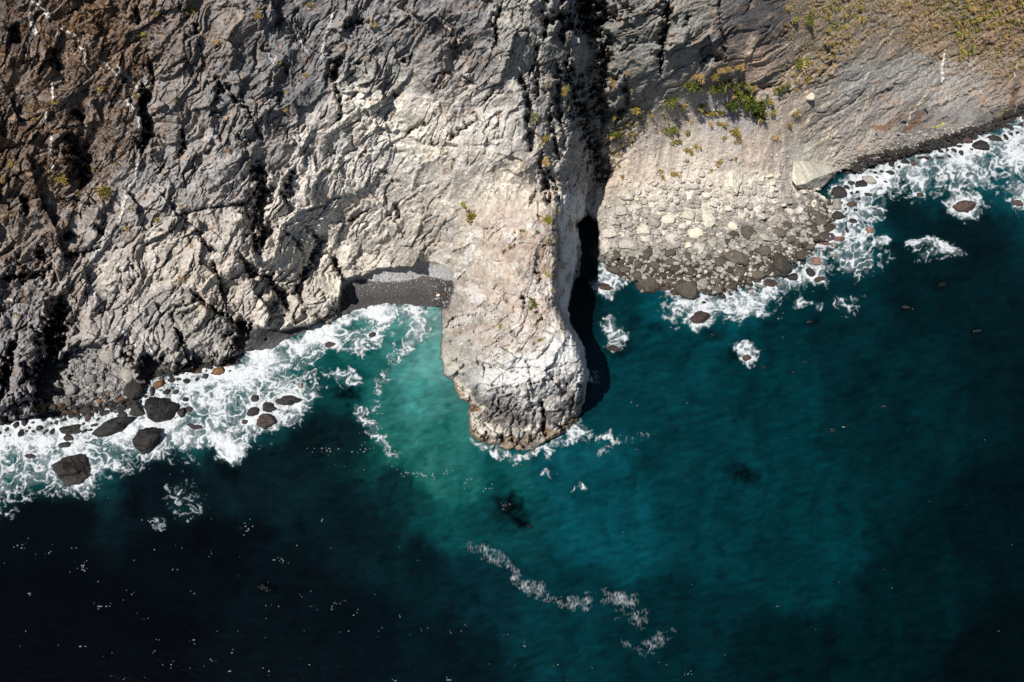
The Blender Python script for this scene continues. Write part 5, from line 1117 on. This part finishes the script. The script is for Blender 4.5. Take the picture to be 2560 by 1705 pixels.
TOP = [(1304,580,20,'s','grey green tuft at the back of the promontory top'),(1288,583,10,'o','tiny tuft at the back of the promontory top'),(1367,603,22,'s','grey green bush among the blocks at the right brink'),(1384,645,14,'y','yellow tuft on the right brink'),(1372,684,22,'y','bright lime green bush near the right brink'),(1382,724,16,'o','olive tuft on the brink in half shadow'),(1363,717,12,'o','small olive tuft below the lime green bush'),(1336,757,38,'g','largest dark green bush on top of the promontory'),(1403,823,16,'g','green tuft where the white shoulder begins'),(1354,849,24,'g','round dark bush at the front of the top'),(1304,793,15,'b','brown tuft in the middle of the top'),(1265,751,16,'s','grey tuft left of the largest bush'),(1281,615,24,'b','brown dry bush at the back of the top'),(1262,628,16,'b','small brown bush left of the brown dry one'),(1251,819,22,'o','olive tuft at the front left of the top'),(1212,769,12,'o','small olive tuft on the white patch'),(1152,833,16,'o','olive tuft near the left edge of the promontory'),(1279,805,14,'o','small olive tuft in the middle front'),(1175,739,10,'o','tiny tuft on the left white patch'),(1342,578,14,'s','small grey tuft by the right blocks'),(1265,874,14,'y','yellow tuft on the pale front slope'),(1252,916,11,'y','tiny yellow tuft lowest on the front slope'),(1319,931,10,'y','tiny yellow tuft on the white band')]
for a_, b_, w, tn, lb in TOP: tuft(a_, b_, w, tn, lb, 'plants on the promontory', 'bush' if 'bush' in lb else 'grass tuft', 'green_bush' if 'bush' in lb else 'grass_tuft')
LEFT = [(478,26,34,'o','large olive tuft at the top of the left cliff'),(393,35,18,'g','green tuft at the top left of the cliff'),(358,84,18,'y','yellow green tuft on the brown slope'),(564,49,16,'t','orange tuft on the top of the grey cliff'),(646,37,28,'t','wide orange tuft at the top of the grey cliff'),(774,9,20,'o','olive tuft at the top edge, middle of the cliff'),(540,104,24,'t','golden tuft below the orange ones at the top'),(701,153,16,'y','small golden tuft at the end of a white vein'),(548,194,16,'t','orange tuft beside a dark hollow'),(769,186,18,'t','orange tuft by the pale vein'),(137,254,24,'o','olive tuft under the short white vein at the left'),(80,268,22,'o','golden tuft left of the short white vein'),(86,300,18,'o','golden tuft below another at the far left'),(252,223,20,'o','olive spiky tuft on the brown slope'),(157,442,28,'o','spiky olive tuft beside the black hollow'),(261,475,46,'o','largest green gold tuft on the left cliff'),(29,409,22,'o','golden tuft at the left edge'),(7,451,20,'t','orange tuft cut by the left edge'),(234,420,16,'g','green tuft right of the black hollow'),(343,238,16,'o','tuft in the white-rimmed cleft'),(570,374,15,'t','small orange tuft in the middle of the grey cliff'),(429,489,18,'o','golden tuft below the cleft, upper one'),(453,513,14,'t','orange tuft below the cleft, lower one'),(398,548,22,'o','wide golden tuft left on the lower cliff'),(712,274,18,'t','orange tuft hanging on the grey cliff'),(718,231,12,'t','tiny orange tuft above the hanging one'),(438,252,10,'y','tiny yellow tuft on the grey cliff'),(617,358,16,'g','dark green tuft in a crevice of the grey cliff'),(194,484,16,'o','olive tuft at the lower left'),(330,520,16,'o','olive tuft by the long white vein'),(511,493,12,'t','small orange tuft right on the lower cliff'),(292,411,14,'t','small orange tuft above the largest one'),(131,325,16,'t','orange tuft on the thin white vein'),(183,205,22,'b','dark brown bush on the brown slope, middle one'),(197,37,22,'b','dark brown bush near the big white vein'),(179,73,22,'b','dark brown bush below the big white vein'),(44,281,24,'b','dark brown bush at the far left'),(9,131,22,'b','dark brown bush cut by the left edge'),(318,571,20,'o','golden tuft at the start of the lower white vein'),(482,615,15,'t','orange tuft on the tan lower cliff'),(457,699,24,'t','tall golden tuft on the tan lower cliff'),(473,575,12,'o','small olive tuft over the orange one'),(526,575,14,'t','orange tuft on the ledge of the lower cliff'),(221,659,14,'b','brown tuft beside the lower white vein'),(44,786,20,'s','grey green bush in the dark gully at the left')]
for a_, b_, w, tn, lb in LEFT: tuft(a_, b_, w, tn, lb, 'plants on the left cliff', 'bush' if 'bush' in lb else 'grass tuft', 'dry_bush' if 'brown bush' in lb else ('green_bush' if 'bush' in lb else 'grass_tuft'))
TW = {'g': 'green', 'o': 'olive', 't': 'straw-coloured', 'b': 'brown', 's': 'grey green', 'y': 'yellow'}
def field(poly, n, w0, w1, tones, label, group):
    bx = [p[0] for p in poly]; by = [p[1] for p in poly]
    for x_, y_, r in scatter(poly, n, lambda x, y, t: random.uniform(w0, w1), [], gap=.32):
        tn = random.choice(tones); u_ = (x_ - min(bx)) / (max(bx) - min(bx)); v_ = (y_ - max(0, min(by))) / (max(by) - max(0, min(by)))
        part = ('upper' if v_ < .33 else 'lower' if v_ > .67 else 'middle') + (' left' if u_ < .33 else ' right' if u_ > .67 else ' centre')
        tuft(x_, y_, r, tn, f'{size_word(r, w0 + (w1 - w0) * .35, w0 + (w1 - w0) * .7)} {TW[tn]} tuft in the {part} of the {label}', group)
field([(2040,-20),(2150,-20),(2170,30),(2150,75),(2110,95),(2085,125),(2050,110),(2055,50)], 46, 10, 24, 'ggoot', 'grassy patch above the right cliff', 'grassy patch at the top of the right cliff')
field([(2360,-20),(2580,-20),(2580,60),(2500,60),(2440,80),(2420,160),(2390,150),(2385,60)], 80, 10, 24, 'googt', 'grassy slope in the corner', 'grassy slope in the upper right corner')
field([(2480,60),(2580,60),(2580,180),(2520,200),(2490,140)], 22, 9, 20, 'ttog', 'dry strip at the right edge', 'dry tufts at the right edge')
field([(1528,285),(1560,262),(1610,268),(1640,285),(1600,320),(1560,380),(1548,420),(1528,400)], 34, 9, 20, 'oosg', 'strip of grass along the gully', 'tufts along the gully')
field([(1960,170),(2030,150),(2060,90),(2150,100),(2140,130),(2050,200),(2010,220),(1960,240),(1930,225)], 40, 8, 18, 'otto', 'rough ground right of the scree', 'tufts between scree and right cliff')
field([(2170,-20),(2360,-20),(2380,70),(2300,90),(2200,70)], 34, 8, 18, 'tttb', 'upper right cliff', 'dry tufts of the upper right cliff')
field([(1690,400),(1640,330),(1650,260),(1720,240),(1700,300)], 14, 7, 12, 'oot', 'bare left scree', 'small tufts on the scree')

def scrub(name, poly, n, w0, w1, tone, label):
    VV, FF, off = [], [], 0
    shp = [blades(7, 200 + i, 1.0, .7, .10) for i in range(10)]
    bx = [p[0] for p in poly]; by = [p[1] for p in poly]; c = 0; x_ = 0
    NZ = np.random.default_rng(3)
    while c < n:
        x_, y_ = random.uniform(min(bx), max(bx)), random.uniform(min(by), max(by))
        if not inside(poly, x_, y_): continue
        c += 1
        if float(fbm(np.array([x_ / 40]), np.array([y_ / 40]), 700, 3)[0]) < random.uniform(-.5, .3): continue
        p, mpp = place(x_, y_); r = random.uniform(w0, w1) * mpp * .5; v, f = shp[c % 10]
        a_ = random.uniform(0, 6.28); ca, sa = math.cos(a_), math.sin(a_)
        w = np.stack([v[:, 0] * ca - v[:, 1] * sa, (v[:, 0] * sa + v[:, 1] * ca) * .9 - v[:, 2] * .4, v[:, 2]], 1) * r + np.array(p, F)
        VV.append(w); FF.append(f + off); off += len(v)
    me = mesh_from(name, np.concatenate(VV), np.concatenate(FF), LM[tone]); o = bpy.data.objects.new(name, me); COL.objects.link(o)
    tag(o, label, 'scrub', kind='stuff')
scrub('dry_scrub', [(-60,-60),(430,-60),(400,120),(330,260),(320,380),(240,520),(60,560),(-60,560)], 7500, 5, 16, 'b', 'low brown scrub covering the upper left cliff')
scrub('dry_grass', [(-60,-60),(700,-60),(560,200),(350,420),(300,560),(-60,600)], 1500, 5, 13, 't', 'dead straw grass strewn over the upper left cliff')
scrub('dry_grass', [(1960,-60),(2620,-60),(2620,200),(2480,200),(2380,170),(2180,90),(2060,210),(1930,250),(1960,120)], 6500, 4, 13, 't', 'dead straw grass strewn over the upper right cliff')
scrub('green_grass', [(2040,-60),(2170,-60),(2170,60),(2060,120),(2330,-60),(2620,-60),(2620,180),(2420,160),(2350,40),(2170,-60)], 2200, 5, 13, 'g', 'short green grass between the tufts of the upper right cliff')
scrub('dry_grass', [(1150,560),(1390,540),(1390,820),(1200,860),(1140,720)], 500, 3, 8, 'o', 'sparse dead grass on top of the promontory')

# kelp drifting at the surface
km, kt, kb, _ = mat('kelp'); kb.inputs['Base Color'].default_value = (.006, .006, .005, 1); kb.inputs['Roughness'].default_value = .5
KELP = [(2355,712,30,12,.5),(2270,770,24,10,-.4),(2444,829,22,10,.1),(2025,806,22,14,.9),(1911,918,22,9,-.5),(2012,906,9,11,0),(1984,933,9,10,0),(1983,971,9,9,0),(2080,1078,20,16,.2),(2122,1066,10,8,0),(2210,1018,12,11,0),(1785,838,24,12,.4),(1325,1316,22,12,-.5),(1265,1265,28,22,.4),(664,1472,32,14,-.5),(600,1438,14,8,0),(900,1205,14,7,0),(842,1105,14,7,0),(605,1320,14,8,0),(755,1378,12,6,0),(1968,745,24,8,.3),(700,1210,12,7,0),(560,1155,16,10,0)]
kp = []
for k in range(4):
    r = np.random.default_rng(500 + k); V, Fc = [], []
    for i in range(34):
        a_ = r.uniform(0, 6.283); x0, y0 = r.normal(0, .28, 2); ln = r.uniform(.35, .8); w = r.uniform(.03, .07); b0 = len(V)
        for j in range(4):
            a2 = a_ + .5 * math.sin(j * 1.4 + i); x0 += math.cos(a2) * ln / 4; y0 += math.sin(a2) * ln / 4; ww = w * (.6, 1, .9, .2)[j]
            V += [(x0 - math.sin(a2) * ww, y0 + math.cos(a2) * ww, .03 * (i % 5)), (x0 + math.sin(a2) * ww, y0 - math.cos(a2) * ww, .03 * (i % 5) + .05)]
        for j in range(3): Fc.append((b0 + 2 * j, b0 + 2 * j + 1, b0 + 2 * j + 3, b0 + 2 * j + 2))
    kp.append(mesh_from('kelp', np.array(V, F), np.array(Fc, np.int32), km))
KL = ['ragged kelp patch farthest up in the right water','kelp patch left of and below the ragged one at the right','kelp patch farthest right','hooked kelp patch off the boulder shore','slanting kelp streak in the middle of the right water','small kelp spot, top of a column of three','small kelp spot, middle of a column of three','small kelp spot, lowest of a column of three','round kelp clump right of the dark patch on the right','small kelp spot up right of the round clump','kelp spot alone above the round clump','kelp beside the splashing rock off the shore','kelp at the lower end of the dark patch in front of the promontory','kelp at the top of the dark patch in front of the promontory','largest kelp clump in the black water','kelp clump left of and above the largest in the black water','kelp spot on the edge of the turquoise plume, lower','kelp spot on the edge of the turquoise plume, upper','kelp spot in the left dark water over the clumps','kelp spot right of the dark left clumps','dark kelp streak under the boulder shore foam','kelp spot below the speckled band of glints','kelp spot under the surf at the left']
for i, (a_, b_, w, h_, ro) in enumerate(KELP):
    p = Vector(tuple(float(v) for v in sea_point(a_, b_, .14))); mpp = (p - Vector((0, 0, H))).length / FPX
    o = bpy.data.objects.new('kelp', kp[i % 4]); o.location = p; o.scale = (w * mpp * .5, h_ * mpp * .55, 1); o.rotation_euler = (0, 0, ro); COL.objects.link(o)
    tag(o, KL[i], 'kelp', 'kelp patches drifting off the coast')
print('done', round(time.time() - T0, 1))
